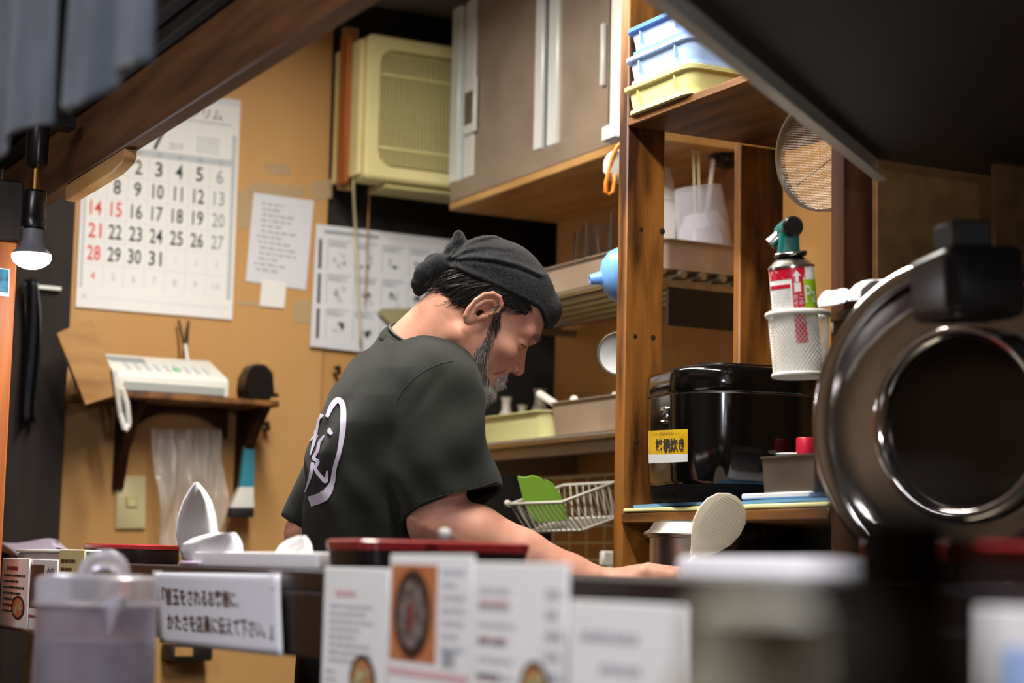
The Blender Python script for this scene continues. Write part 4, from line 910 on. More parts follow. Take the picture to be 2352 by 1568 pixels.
# ------------------------------------------------------------------ extractor hood over the stove
A_, B_ = aZ(1480, 0, 1.72), aZ(2012, 417, 1.72); hd = (B_-A_).normalized(); A2 = A_-hd*0.30
hood = thing('extractor_hood', 'dark extractor hood with a bright steel rim over the stove', 'hood', (1.6, 1.4, 1.72))
poly = [A2, B_, Vector((2.15, 1.984, 1.72)), Vector((2.15, 0.75, 1.72)), Vector((0.95, 0.75, 1.72))]
mb = MB(); mb.hexa([(p.x, p.y, 1.750) for p in poly], [(p.x+(1.75-p.x)*0.35, p.y+(1.35-p.y)*0.35, 2.54) for p in poly]); mb.build('canopy', mat('hood_dark', '#1d1a1c', 0.6), hood)
nr = Vector((-hd.y, hd.x, 0))                               # away from the hood
mb = MB(); mb.hexa([tuple(A2), tuple(B_), tuple(B_-nr*0.003), tuple(A2-nr*0.003)], [tuple(p+Vector((0, 0, 0.030))) for p in (A2, B_, B_-nr*0.003, A2-nr*0.003)]); mb.build('steel_rim', 'rim_steel', hood)
mb = MB(); pl2 = [A2-nr*0.0032, B_-nr*0.0032, B_-nr*0.016, A2-nr*0.016]
mb.hexa([tuple(p) for p in pl2], [tuple(p+Vector((0, 0, 0.002))) for p in pl2]); mb.build('rim_lip', 'rim_steel', hood)

# ------------------------------------------------------------------ rice warmer with its lid standing open
LD = 2.08; lc = aD(2200, 970, LD); lr = 392/FPX*LD
wm = thing('rice_warmer', 'large rice warmer, its round chrome lid standing open', 'rice warmer', (1.46, 1.70, 0.8605))
bd = Vector((-0.80, -0.57, 0)); tosun = (CAM-lc); tosun.z = 0; tosun.normalize()
ln = Matrix.Rotation(math.radians(-29), 3, 'Z') @ tosun; ln = (ln+Vector((0, 0, -0.03))).normalized()
Ml = align_z(lc, ln, (0, 0, 1))
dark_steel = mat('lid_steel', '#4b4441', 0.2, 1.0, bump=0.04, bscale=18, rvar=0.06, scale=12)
lid = MB().lathe([(0, -0.05), (lr*0.96, -0.05), (lr, -0.035), (lr, 0.0), (lr*0.985, 0.006), (lr*0.95, 0.008), (lr*0.88, 0.0), (lr*0.80, -0.010), (lr*0.70, -0.013), (lr*0.60, -0.016)], Ml, 96, caps=False).build('lid', 'lid_chrome', wm, smooth=50)
MB().lathe([(lr*0.60, -0.0155), (lr*0.585, -0.004), (lr*0.56, 0.003), (lr*0.53, 0.003), (lr*0.50, -0.004), (lr*0.49, -0.012)], Ml, 96, caps=False).build('inner_ring', 'chrome', lid, smooth=60)
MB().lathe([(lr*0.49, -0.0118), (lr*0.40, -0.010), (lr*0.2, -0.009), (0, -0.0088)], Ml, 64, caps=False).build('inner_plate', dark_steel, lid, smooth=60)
hb = aD(2232, 655, 1.98); Mb = frame(hb, CR+CF*0.25, Vector((0, 0, 1)))
mb = MB(); bw, bh = 0.088, 0.076
loop_loft(mb, [[(x, y, z) for x, y in rrect(w, h, 0.012, 5)] for z, w, h in ((-0.05, bw, bh*0.9), (0.02, bw, bh), (0.034, bw*0.96, bh*0.96), (0.04, bw*0.86, bh*0.84))], Mb); mb.build('handle_block', 'black_plastic', wm, smooth=45)
mb = MB(); mb.box(-0.022, 0.022, bh*0.5, bh*0.5+0.03, -0.04, 0.01, Mb); mb.build('hinge_arm', 'black_matt', wm, bevel=0.004)
MB().lathe([(0, 0.8605), (0.15, 0.8605), (0.155, 0.88), (0.155, 1.14), (0.15, 1.165), (0.0, 1.165)], Matrix.Translation((lc.x-ln.x*0.2, lc.y-ln.y*0.2, 0)), 48).build('body', 'black_plastic', wm, smooth=50)
MB().box(lc.x-0.03-ln.x*0.04, lc.x+0.03-ln.x*0.04, lc.y+0.0-ln.y*0.04, lc.y+0.03-ln.y*0.04, 1.15, lc.z-lr*0.8).build('hinge', 'steel_dull', wm)
wt = thing('kitchen_worktop', 'steel kitchen worktop behind the ledge', 'worktop', (1.28, 1.3, 0))
MB().box(1.085, 1.50, 0.30, 1.74, 0.82, 0.86).build('top', 'steel_dull', wt, bevel=0.003)
MB().box(1.10, 1.48, 0.32, 1.72, 0.0, 0.8195).build('base_unit', 'steel_dull', wt)

# ------------------------------------------------------------------ cloth curtain, lamp and sticker at upper left
NX = 0.42
nr_ = thing('split_curtain', 'dark navy split curtain hanging at the upper left', 'curtain', (NX, 1.6, 1.56))
mb = MB().tube([(NX, 0.95, 1.845), (NX, 2.2, 1.845)], 0.010, 10).build('rod', 'dark_wood', nr_, smooth=60)
for yy in (1.0, 2.15): MB().tube([(NX, yy, 1.845), (NX, yy, 2.55)], 0.003, 6).build('hanger', 'cord_black', nr_)
def curtain(pa, pb, ph_, nf, amp):
    a, b = aX(*pa, NX), aX(*pb, NX)
    def fn(u, v):
        w = v**0.7; y = a.y+(b.y-a.y)*u; z = 1.842+((a.z+(b.z-a.z)*u)-1.842)*v+0.006*math.sin(9*u+ph_)*v
        return (NX+0.006+(amp*math.sin(nf*2*math.pi*u+ph_+0.6*math.sin(3*u))+0.35*amp*math.sin(2.3*nf*2*math.pi*u+1+v))*w, y+0.003*w*math.sin(nf*6*u+ph_), z)
    return MB().grid(fn, 80, 30, 0.0025, (1, 0, 0)).build('curtain_panel', 'navy_cloth', nr_, smooth=180)
curtain((-160, 420), (100, 284), 0.5, 2, 0.008); curtain((116, 266), (338, 126), 2.0, 1.6, 0.009)

LDp = 2.90
def bulb_lamp(base, label, power):
    """reflector bulb in a black holder hanging from the moulding; base is the lowest point of the bulb"""
    lt = thing('bare_bulb_lamp', label, 'lamp', tuple(base), group='bulbs under the beam'); k = LDp/FPX
    def col(pts, m, nm, n=24): return MB().lathe([(r*k, (619-py)*k*1.012) for py, r in pts], Matrix.Translation(base), n).build(nm, m, lt, smooth=40)
    col([(288, 0), (288, 26), (372, 26), (384, 20), (384, 0)], 'black_plastic', 'socket_cover')
    col([(384.5, 0), (384.5, 11), (436, 11), (436, 0)], 'brass', 'neck_rod')
    col([(436.5, 0), (436.5, 22), (442, 27), (500, 27), (503, 29), (524, 28), (526, 0)], 'black_plastic', 'lamp_holder')
    col([(526.5, 0), (526.5, 22), (552, 23), (566, 29), (577, 40), (584, 45), (584, 0)], 'bulb_grey', 'bulb_neck')
    col([(584.3, 0), (584.3, 45), (592, 45.5), (602, 41), (611, 30), (617, 15), (619, 0)], 'bulb_glow', 'bulb_lens')
    zt = base.z+(619-288)*k*1.012
    MB().box(base.x-0.02, 0.735, base.y-0.02, base.y+0.02, zt+0.0005, zt+0.018).build('bracket', 'black_plastic', lt)
    l = bpy.data.lights.new('bulb_light', 'POINT'); l.energy = power; l.shadow_soft_size = 0.03; l.color = (0.88, 0.91, 1.0)
    o = bpy.data.objects.new('bulb_light', l); COL.objects.link(o); o.location = base-Vector((0, 0, 0.04))
mat('brass', '#8a6a32', 0.35, 1.0); mat('bulb_grey', '#77767c', 0.5); mat('bulb_glow', '#e8ecff', 0.4, emit=14.0)
bulb_lamp(aD(71, 619, LDp), 'lit reflector bulb in a black holder at the far left below the beam', 1.6)
bulb_lamp(Vector((0.655, 0.50, 1.66)), 'lit reflector bulb hanging over the near end of the ledge', 19)
# small teal picture card on the post
q = [aY(px, py, 3.0485) for px, py in ((-6, 614), (22, 618), (21, 681), (-8, 678))]
ck = thing('picture_card', 'small teal picture card stuck on the orange wooden post', 'card', tuple(q[3]))
mb = MB(); mb.hexa([p+Vector((0, 0.001, 0)) for p in q], q); mb.build('card', 'paper_cool', ck)
q2 = [aY(px, py, 3.0478) for px, py in ((-6, 616), (20, 620), (19, 672), (-7, 670))]; mb = MB(); mb.add([tuple(p) for p in q2], [(0, 1, 2, 3)]); mb.build('print', mat('teal_print', '#2f7f96', 0.5, hx2='#123642', scale=60), ck, fixn=False)
# dark coats and bits hanging in the corner
q = aY(105, 662, 4.05); tag(MB().box(q.x-0.035, q.x+0.03, 4.035, 4.0498, q.z-0.004, q.z+0.004).build('white_clip', 'white_plastic', bevel=0.001), 'short white clip on the dark column', 'clip')
mb = MB()
def bag2(u, v): q0 = aY(56+32*u+4*math.sin(5*v), 640+330*v, 4.02); return (q0.x, 4.02+0.012*math.sin(9*u+4*v), q0.z)
mb.grid(bag2, 12, 24, 0.004, (0, 1, 0)); tag(mb.build('black_bag', mat('black_film', '#1c1c20', 0.25), smooth=180), 'black plastic bag hanging by the dark column', 'bag')
# ceiling fittings
for k, (x, y, z) in enumerate(KLAMPS+[SLAMP]):
    t = thing('ceiling_light', ('fluorescent ceiling fitting over the stove', 'fluorescent ceiling fitting over the cook', 'fluorescent ceiling fitting over the seats')[k], 'light', (x, y, 2.46))
    MB().box(x-0.07, x+0.07, y-0.6, y+0.6, 2.50, 2.549).build('housing', 'white_plastic', t, bevel=0.004)
    MB().tube([(x, y-0.55, 2.475), (x, y+0.55, 2.475)], 0.014, 12).build('tube', mat('tube_glow%d' % k, '#fff4e2', 0.5, emit=3.0), t)
    for yy in (y-0.56, y+0.56): MB().box(x-0.015, x+0.015, yy-0.012, yy+0.012, 2.46, 2.4995).build('lamp_holder', 'white_plastic', t)

# unseen table and white tub, added to bounce light up to the cook's face
pt_ = thing('bounce_table', 'unseen steel table added to bounce light onto the cook', 'table', (1.46, 2.36, 0))
MB().box(1.30, 1.59, 2.08, 2.56, 0.86, 0.89).build('table_top', 'steel', pt_, bevel=0.003)
for x in (1.32, 1.555):
    for y in (2.10, 2.53): MB().box(x, x+0.025, y-0.0125, y+0.0125, 0.0, 0.8595).build('leg', 'steel_dull', pt_)
rt = thing('bounce_tub', 'unseen white tub of rice added to bounce light onto the cook', 'tub', (1.46, 2.30, 0.8905))
MB().lathe([(0, 0.8905), (0.105, 0.8905), (0.12, 1.04), (0.124, 1.04), (0.124, 1.045), (0.117, 1.045), (0.102, 0.896), (0, 0.896)], Matrix.Translation((1.46, 2.29, 0)), 40).build('tub', 'white_plastic', rt, smooth=50)
MB().lathe([(0.112, 1.01), (0.08, 1.025), (0.03, 1.032), (0, 1.033)], Matrix.Translation((1.46, 2.29, 0)), 32, caps=False).build('rice', 'tissue', rt, smooth=180)
# ------------------------------------------------------------------ menus and signs on the front of the ledge
def card_frame(px, py, X): q = aX(px, py, X); return frame(q, (0, -1, 0), (0, 0, 1)), q      # x to the right along the ledge, y up, z towards the seats
def menu_card(px0, px1, py, X, label, name='menu_card', zb=0.9705, m='white_paper', group=None):
    M, a = card_frame(px0, py, X); b = aX(px1, py, X); w, h = a.y-b.y, a.z-zb
    t = thing(name, label, 'menu', (X, (a.y+b.y)/2, zb), group=group)
    MB().box(0, w, -h, 0, -0.003, 0, M).build('card', m, t, bevel=0.0008)
    return t, M @ Matrix.Translation((0, 0, 0.0006)), w, h
def lines(t, M, x0, x1, ys, e, m, seed, nm='printed_lines', gap=0.2):
    rnd = random.Random(seed); mb = MB()
    for y in ys:
        x = x0; xe = x0+(x1-x0)*rnd.uniform(0.55, 1.0)
        while x < xe:
            w = rnd.uniform(0.006, 0.02); rect2(mb, M, x, min(x+w, xe), y-e, y); x += w+0.003
    mb.build(nm, m, t, fixn=False, kind='stuff')
def bowl_picture(t, M, x, y, rx, ry, seed):
    rnd = random.Random(seed); mb = MB(); disc2(mb, M, x, y, rx, ry); mb.build('bowl_picture', 'photo_bowl', t, fixn=False)
    mb = MB(); disc2(mb, M @ Matrix.Translation((0, 0, 0.0003)), x, y, rx*0.8, ry*0.8); mb.build('soup_picture', 'ink_tan', t, fixn=False)
    mb = MB()
    for k in range(7): disc2(mb, M @ Matrix.Translation((0, 0, 0.0006+k*0.00005)), x+rnd.uniform(-.45, .45)*rx, y+rnd.uniform(-.45, .45)*ry, rx*rnd.uniform(.15, .3), ry*rnd.uniform(.12, .28), n=10)
    mb.build('topping_picture', mat('topping%d' % seed, '#d8c79a', 0.6, hx2='#6d7a3a', scale=120), t, fixn=False, kind='stuff')
mat('photo_orange', '#c97f4c', 0.5, hx2='#b3683a', scale=20); mat('photo_bowl', '#3a2622', 0.4); mat('photo_food', '#8d7f78', 0.5, hx2='#4c3a33', scale=90); mat('ink_pink', '#e0b4b6', 0.7); mat('ink_soft', '#b9bcc0', 0.7); mat('ink_maroon', '#8e2b33', 0.6)

t, M, w, h = menu_card(746, 893, 1302, 0.738, 'white menu card with a red heading and a small ramen bowl')
lines(t, M, w*0.2, w*0.75, [-0.022], 0.006, 'ink_pink', 1, 'red_heading'); lines(t, M, w*0.12, w*0.8, [-0.036-0.0075*k for k in range(8)], 0.0028, 'ink_soft', 2)
lines(t, M, w*0.08, w*0.3, [-0.10-0.008*k for k in range(4)], 0.003, 'ink_soft', 3, 'price_lines'); bowl_picture(t, M, w*0.66, -0.106, w*0.2, 0.024, 4)
t, M, w, h = menu_card(897, 1086, 1273, 0.730, 'white menu sheet with a large photo of a dark ramen bowl')
mb = MB(); rect2(mb, M, w*0.03, w*0.6, -0.095, -0.009); mb.build('photo', 'photo_orange', t, fixn=False)
M2 = M @ Matrix.Translation((0, 0, 0.0004)); mb = MB(); disc2(mb, M2, w*0.31, -0.053, w*0.23, 0.040, n=28); mb.build('photo_bowl', 'photo_bowl', t, fixn=False)
M3 = M @ Matrix.Translation((0, 0, 0.0008)); mb = MB(); disc2(mb, M3, w*0.31, -0.053, w*0.17, 0.030, n=24); mb.build('photo_food', 'photo_food', t, fixn=False)
mb = MB(); disc2(mb, M @ Matrix.Translation((0, 0, 0.0011)), w*0.31, -0.055, w*0.03, 0.014, n=12); mb.build('photo_garnish', 'ink_maroon', t, fixn=False)
lines(t, M, w*0.66, w*0.95, [-0.012-0.011*k for k in range(7)], 0.005, 'ink_faint', 6); mb = MB(); rect2(mb, M, w*0.02, w*0.98, -0.108, -0.101); mb.build('red_rule', 'ink_pink', t, fixn=False)
lines(t, M, w*0.68, w*0.85, [-0.082], 0.014, 'ink_grey', 5, 'price'); lines(t, M, w*0.2, w*0.7, [-0.118, -0.127], 0.005, 'ink_tan', 7, 'caption')
t, M, w, h = menu_card(1088, 1303, 1291, 0.724, 'white menu sheet with faint pink lines of text')
lines(t, M, w*0.08, w*0.6, [-0.02-0.014*k for k in range(7)], 0.005, 'ink_faint', 8); lines(t, M, w*0.08, w*0.5, [-0.03-0.03*k for k in range(4)], 0.006, 'ink_pink', 9, 'pink_lines')
lines(t, M, w*0.8, w*0.97, [-0.02-0.016*k for k in range(5)], 0.007, 'ink_soft', 10, 'prices'); bowl_picture(t, M, w*0.7, -0.098, w*0.16, 0.022, 11)
t, M, w, h = menu_card(1308, 1572, 1377, 0.718, 'low white notice card with blurred grey writing')
lines(t, M, w*0.12, w*0.8, [-0.022], 0.007, 'ink_soft', 12); lines(t, M, w*0.3, w*0.85, [-0.045], 0.006, 'ink_soft', 13, 'second_line'); lines(t, M, w*0.1, w*0.6, [-0.064], 0.007, 'ink_soft', 14, 'third_line')
t, M, w, h = menu_card(2240, 2470, 1392, 0.70, 'white and blue menu card at the lower right corner')
mb = MB(); rect2(mb, M, w*0.3, w*0.95, -0.06, -0.02); mb.build('blue_print', 'blue_pale', t, fixn=False)
# small cards at the far left
t, M, w, h = menu_card(6, 68, 1281, 0.738, 'small menu card with a noodle bowl at the far left', zb=aX(30, 1447, 0.738).z)
lines(t, M, w*0.2, w*0.85, [-0.013], 0.006, 'ink_maroon', 21, 'red_heading'); lines(t, M, w*0.1, w*0.9, [-0.026-0.0095*k for k in range(7)], 0.0035, 'ink_black', 22); bowl_picture(t, M, w*0.68, -0.078, w*0.24, 0.019, 23)
t2, M, w, h = menu_card(70, 133, 1284, 0.742, 'brown photo menu card beside the small noodle card', zb=aX(100, 1460, 0.742).z)
mb = MB(); rect2(mb, M, w*0.05, w*0.55, -0.075, -0.008); mb.build('photo', 'ink_brown', t2, fixn=False); mb = MB()
put_text(mb, '焼', M, w*0.78, -0.02, 0.017, w*0.3); put_text(mb, '飯', M, w*0.78, -0.04, 0.017, w*0.3); mb.build('lettering', 'ink_black', t2, fixn=False); mb = MB(); rect2(mb, M, w*0.05, w*0.95, -0.09, -0.086); mb.build('red_rule', 'ink_maroon', t2, fixn=False)
t3, M, w, h = menu_card(137, 194, 1262, 0.735, 'cream curled menu card beside the water pitcher', zb=aX(160, 1440, 0.735).z, m='cream_plastic')
lines(t3, M, w*0.1, w*0.9, [-0.014-0.012*k for k in range(5)], 0.005, 'ink_brown', 25)
for t_ in (t, t2, t3): pass
# clear holder that carries the small cards on the ledge
a, b = aX(-20, 1290, 0.747), aX(200, 1290, 0.747); hz = aX(100, 1436, 0.74).z
tag(MB().box(0.722, 0.7465, b.y, a.y, hz-0.012, hz-0.0085).build('card_rail', 'lacquer_dark'), 'dark rail below the small menu cards', 'rail')
a, b = aX(66, 1264, 0.775), aX(192, 1264, 0.775)
wbx = thing('plastic_box', 'white plastic box behind the small menu cards', 'box', (0.778, (a.y+b.y)/2, 1.195))
MB().box(0.757, 0.80, b.y, a.y, 1.195, a.z-0.003).build('box_body', 'clear_frost', wbx, bevel=0.003); MB().box(0.754, 0.803, b.y-0.004, a.y+0.004, a.z-0.0028, a.z+0.002).build('box_lid', 'white_plastic', wbx, bevel=0.002)
def wrapf(u, v): q0 = aX(-10+170*u, 1286-46*math.sin(math.pi*min(1, u*0.55+0.2))*v, 0.92); return (0.92+0.03*math.sin(8*u+3*v), q0.y, max(q0.z, 1.1955)+0.004*math.sin(17*u+5*v))
mat('lilac_film', '#c7b6cc', 0.3, sss=0.2)
tag(MB().grid(wrapf, 30, 10, 0.001, (1, 0, 0)).build('plastic_wrap', 'lilac_film', smooth=180), 'crumpled lilac plastic wrapping on the ledge at the far left', 'wrapping')

# handwritten sign taped to the ledge
X_ = 0.7475
sg = thing('paper_sign', 'laminated white sign with two lines of brown writing', 'sign', tuple(aX(500, 1500, X_)))
quad = [(352, 1314), (640, 1318), (648, 1506), (367, 1477)]
def sgp(u, v):
    tl, tr, br_, bl = [Vector(p) for p in quad]; p = (tl*(1-u)+tr*u)*(1-v)+(bl*(1-u)+br_*u)*v; b = 0.004+0.006*math.sin(math.pi*u)*(0.4+0.6*v)
    q0 = aX(p.x, p.y, X_-b); return tuple(q0)
MB().grid(sgp, 20, 10, 0.0012, (1, 0, 0)).build('laminated_sheet', 'paper_cool', sg, smooth=180)
bvs = bvh_of([c for c in sg.children])
V, Fs = decal(bvs, *text_px('『替玉をされるお客様に、', [(372, 1347), (548, 1356), (550, 1396), (374, 1388)], 0.012), eps=0.0008); make('first_line', V, Fs, 'ink_brown', sg, fixn=False)
V, Fs = decal(bvs, *text_px('かたさを店員に伝えて下さい。』', [(384, 1406), (626, 1424), (628, 1468), (386, 1446)], 0.012), eps=0.0008); make('second_line', V, Fs, 'ink_brown', sg, fixn=False)
for u in (0.02, 0.96):
    q0 = Vector(sgp(u, 0.03)); MB().box(q0.x-0.003, 0.7497, q0.y-0.008, q0.y+0.008, q0.z-0.012, q0.z+0.006).build('tape', 'film', sg)

# ------------------------------------------------------------------ things standing on the ledge
LZ = 1.195
c = aX(303, 1270, 0.90); r_ = 107/FPX*(c-CAM).dot(CF)
lb = thing('round_lacquer_box', 'round dark lacquer box with red lid beside the tissues', 'box', (c.x, c.y, LZ)); zt = aX(303, 1250, 0.90).z
MB().lathe([(0, LZ), (r_*0.97, LZ), (r_, LZ+0.004), (r_, zt-0.008), (0, zt-0.008)], Matrix.Translation((c.x, c.y, 0)), 64).build('side', 'lacquer_dark', lb, smooth=40)
MB().lathe([(r_+0.001, zt-0.0078), (r_+0.002, zt-0.002), (r_-0.002, zt), (r_-0.006, zt-0.002), (0, zt-0.0025)], Matrix.Translation((c.x, c.y, 0)), 64).build('lid', 'red_lacquer', lb, smooth=40)
# tissue pack
a, b = aX(448, 1285, 0.80), aX(746, 1285, 0.80); zt = aX(640, 1268, 0.80).z
tp = thing('tissue_pack', 'open white tissue pack with tall tissues on the ledge', 'tissues', (0.86, (a.y+b.y)/2, LZ))
MB().box(0.79, 0.92, b.y, a.y-0.02, LZ, zt).build('pack', 'tissue', tp, bevel=0.004, seg=2)
MB().box(0.785, 0.80, a.y-0.06, a.y+0.02, LZ, LZ+0.006).build('pink_wrapper', 'lilac_film', tp, bevel=0.002)
def tissue(rows_, X, bulge, seed, nm):
    """soft sheet between left and right pixels per row, bellied towards the seats"""
    ys = [r[0] for r in rows_]
    def fn(u, v):
        y = ys[0]+(ys[-1]-ys[0])*v; l = np.interp(y, ys, [r[1] for r in rows_]); r = np.interp(y, ys, [r[2] for r in rows_])
        b = bulge*(1-(2*u-1)**2)**0.6+0.0035*math.sin(7*u+3*v+seed)*math.sin(3*v+seed)+0.006*max(0, math.sin(2.2*u+1.5*v+seed))**3
        q0 = aX(l+(r-l)*u, y, X-b); return tuple(q0)
    return MB().grid(fn, 22, 22, 0.0012, (1, 0, 0)).build(nm, 'tissue', tp, smooth=180)
tissue([(1107, 447, 453), (1125, 434, 470), (1150, 420, 486), (1185, 408, 496), (1220, 404, 501), (1250, 408, 508), (1288, 420, 500)], 0.845, 0.022, 1, 'tissue_sheet')
tissue([(1223, 490, 540), (1234, 445, 549), (1248, 418, 555), (1265, 414, 556), (1283, 420, 545), (1294, 432, 520)], 0.815, 0.020, 3, 'tissue_sheet')
tissue([(1230, 684, 700), (1239, 660, 708), (1251, 643, 714), (1267, 632, 716), (1277, 632, 716)], 0.85, 0.016, 5, 'tissue_sheet')
# red lacquer trays
def lac_tray(px0, px1, pyt, X0, X1, label, pyside):
    y1 = aX(px0, pyt, X0).y; y0 = aX(px1, pyt, X1).y; zt = aX((px0+px1)/2, pyt, (X0+X1)/2).z
    t = thing('lacquer_tray', label, 'tray', ((X0+X1)/2, (y0+y1)/2, LZ), group='red lacquer trays on the ledge')
    M = Matrix.Translation(((X0+X1)/2, (y0+y1)/2, 0)); w, d = X1-X0, y1-y0
    L_ = lambda g, z, r=0.02: [(x, y, z) for x, y in rrect(w+g, d+g, r, 5)]
    mb = MB(); loop_loft(mb, [L_(-0.02, LZ), L_(-0.004, LZ+0.004), L_(0, zt-0.011)], M); mb.build('outside', 'lacquer_dark', t, smooth=40)
    mb = MB(); loop_loft(mb, [L_(0.002, zt-0.0108), L_(0.004, zt-0.002), L_(-0.002, zt), L_(-0.016, zt-0.001), L_(-0.022, zt-0.003)], M); mb.build('red_top', 'red_lacquer', t, smooth=40)
    return t
lac_tray(742, 1226, 1243, 0.79, 0.99, 'red topped lacquer tray beside the tissue pack, behind the menus', 1285)
lac_tray(2150, 2520, 1250, 0.80, 1.00, 'red lacquer tray at the right edge of the ledge', 1292)
c = aX(1021, 1250, 0.86); tag(MB().lathe([(0, 0), (0.005, 0.001), (0.0075, 0.006), (0.005, 0.011), (0, 0.012)], Matrix.Translation((0.86, c.y, aX(984, 1243, 0.89).z+0.0006)), 16).build('highlight_bead', 'white_plastic', smooth=180), 'white bead standing in for a highlight on the red tray', 'bead')  # white ball modelled in place of a highlight on the lacquer
# white flat pack further right
y1, y0 = aX(1590, 1300, 0.80).y, aX(1990, 1300, 0.80).y
tag(MB().box(0.785, 0.90, y0, y1, LZ, LZ+0.017).build('white_pack', 'tissue', bevel=0.005, seg=2), 'flat white pack lying on the ledge below the paddle', 'pack')

# ------------------------------------------------------------------ water pitcher on the counter
pc2 = aD(222, 1400, 1.95); kk = 1.95/FPX; CZc = 0.9705
pt = thing('water_pitcher', 'cloudy clear plastic water pitcher in the lower left', 'pitcher', (pc2.x, pc2.y, CZc))
MP = Matrix.Translation((pc2.x, pc2.y, 0)); z_ = lambda py: aD(222, py, 1.95).z
r1, r2 = 0.0625, 0.0605
mat('pitcher', '#dcd8e2', 0.2, trans=0.85, ior=1.2, hx2='#cdc6d4', scale=18)
MB().lathe([(0, CZc), (r1, CZc), (r1+0.001, CZc+0.01), (r2, z_(1395)), (r2-0.002, z_(1395)), (r1-0.002, CZc+0.012), (0, CZc+0.006)], MP, 56).build('jug_body', 'pitcher', pt, smooth=50)
MB().lathe([(r2+0.001, z_(1394)), (r2+0.0035, z_(1390)), (r2+0.0035, z_(1383)), (r2+0.001, z_(1378)), (r2+0.002, z_(1345)), (r2+0.001, z_(1328)), (r2-0.006, z_(1321)), (r2-0.02, z_(1318)), (0, z_(1317))], MP, 56, caps=False).build('lid', 'clear_frost', pt, smooth=50)
tc_ = MP @ Vector((0, 0, z_(1318))); th = [tc_+Vector((0, 0, -0.002))+CR*(-0.012+0.0)+CR*0, ]
arc = [tc_+CR*(0.006+0.020*math.cos(a))+Vector((0, 0, 0.016*math.sin(a)-0.001)) for a in [math.pi*i/12 for i in range(13)]]
MB().tube(arc, [0.006+0.004*math.sin(math.pi*i/12) for i in range(13)], 12).build('lid_thumb_tab', 'clear_frost', pt, smooth=60)
dirn = (CAM-pc2); dirn.z = 0; dirn.normalize(); sd = Vector((-dirn.y, dirn.x, 0))
sd = Matrix.Rotation(math.radians(-14), 3, 'Z') @ sd; dn = Matrix.Rotation(math.radians(14), 3, 'Z') @ dirn
e = lambda px, py, o: MP @ Vector((dn.x*o, dn.y*o, aD(px, py, 1.95).z))+CR*((px-262)*kk)
mb = MB(); Aa, Bb, Tt, Dd = e(232, 1372, r2-0.006), e(303, 1372, r2-0.006), e(268, 1366, r2+0.026), e(262, 1462, r2-0.002)
mb.add([tuple(p) for p in (Aa, Bb, Tt, Dd)], [(0, 2, 1), (0, 3, 2), (1, 2, 3), (0, 1, 3)]); mb.build('spout', 'clear_frost', pt, bevel=0.002, smooth=60)
MB().lathe([(0, CZc+0.007), (r1-0.004, CZc+0.012), (r2-0.004, z_(1470)), (0, z_(1470))], MP, 40).build('water', mat('icy_water', '#d9d6df', 0.3, trans=0.75, ior=1.2, hx2='#a9a3b0', scale=30), pt, smooth=50)

# ------------------------------------------------------------------ condiments close to the camera
c = aD(1735, 1400, 0.55); jr = thing('condiment_jar', 'pale olive condiment jar close to the camera, out of focus', 'jar', (c.x, c.y, CZc)); zt = aD(1735, 1372, 0.55).z
mat('olive_ceramic', '#aaa58e', 0.45, hx2='#968f7b', scale=20)
MB().lathe([(0, CZc), (0.022, CZc), (0.025, CZc+0.01), (0.024, zt-0.03), (0.018, zt-0.014), (0, zt-0.014)], Matrix.Translation((c.x, c.y, 0)), 32).build('jar', 'olive_ceramic', jr, smooth=50)
MB().lathe([(0.019, zt-0.0138), (0.019, zt-0.004), (0.012, zt), (0, zt)], Matrix.Translation((c.x, c.y, 0)), 32).build('lid', 'olive_ceramic', jr, smooth=50)
c = aD(2070, 1300, 0.42); sb_ = thing('soy_bottle', 'dark soy sauce bottle close to the camera, out of focus', 'bottle', (c.x, c.y, CZc)); zt = aD(2070, 1120, 0.42).z
mat('soy_glass', '#1f180f', 0.45, spec=0.2)
MB().lathe([(0, CZc), (0.025, CZc), (0.0275, CZc+0.01), (0.0275, zt-0.09), (0.022, zt-0.05), (0.014, zt-0.025), (0, zt-0.025)], Matrix.Translation((c.x, c.y, 0)), 32).build('bottle', 'soy_glass', sb_, smooth=50)
MB().lathe([(0.015, zt-0.0248), (0.015, zt-0.003), (0.010, zt), (0, zt)], Matrix.Translation((c.x, c.y, 0)), 24).build('cap', mat('olive_cap', '#1c1810', 0.9, spec=0.05), sb_, smooth=50)
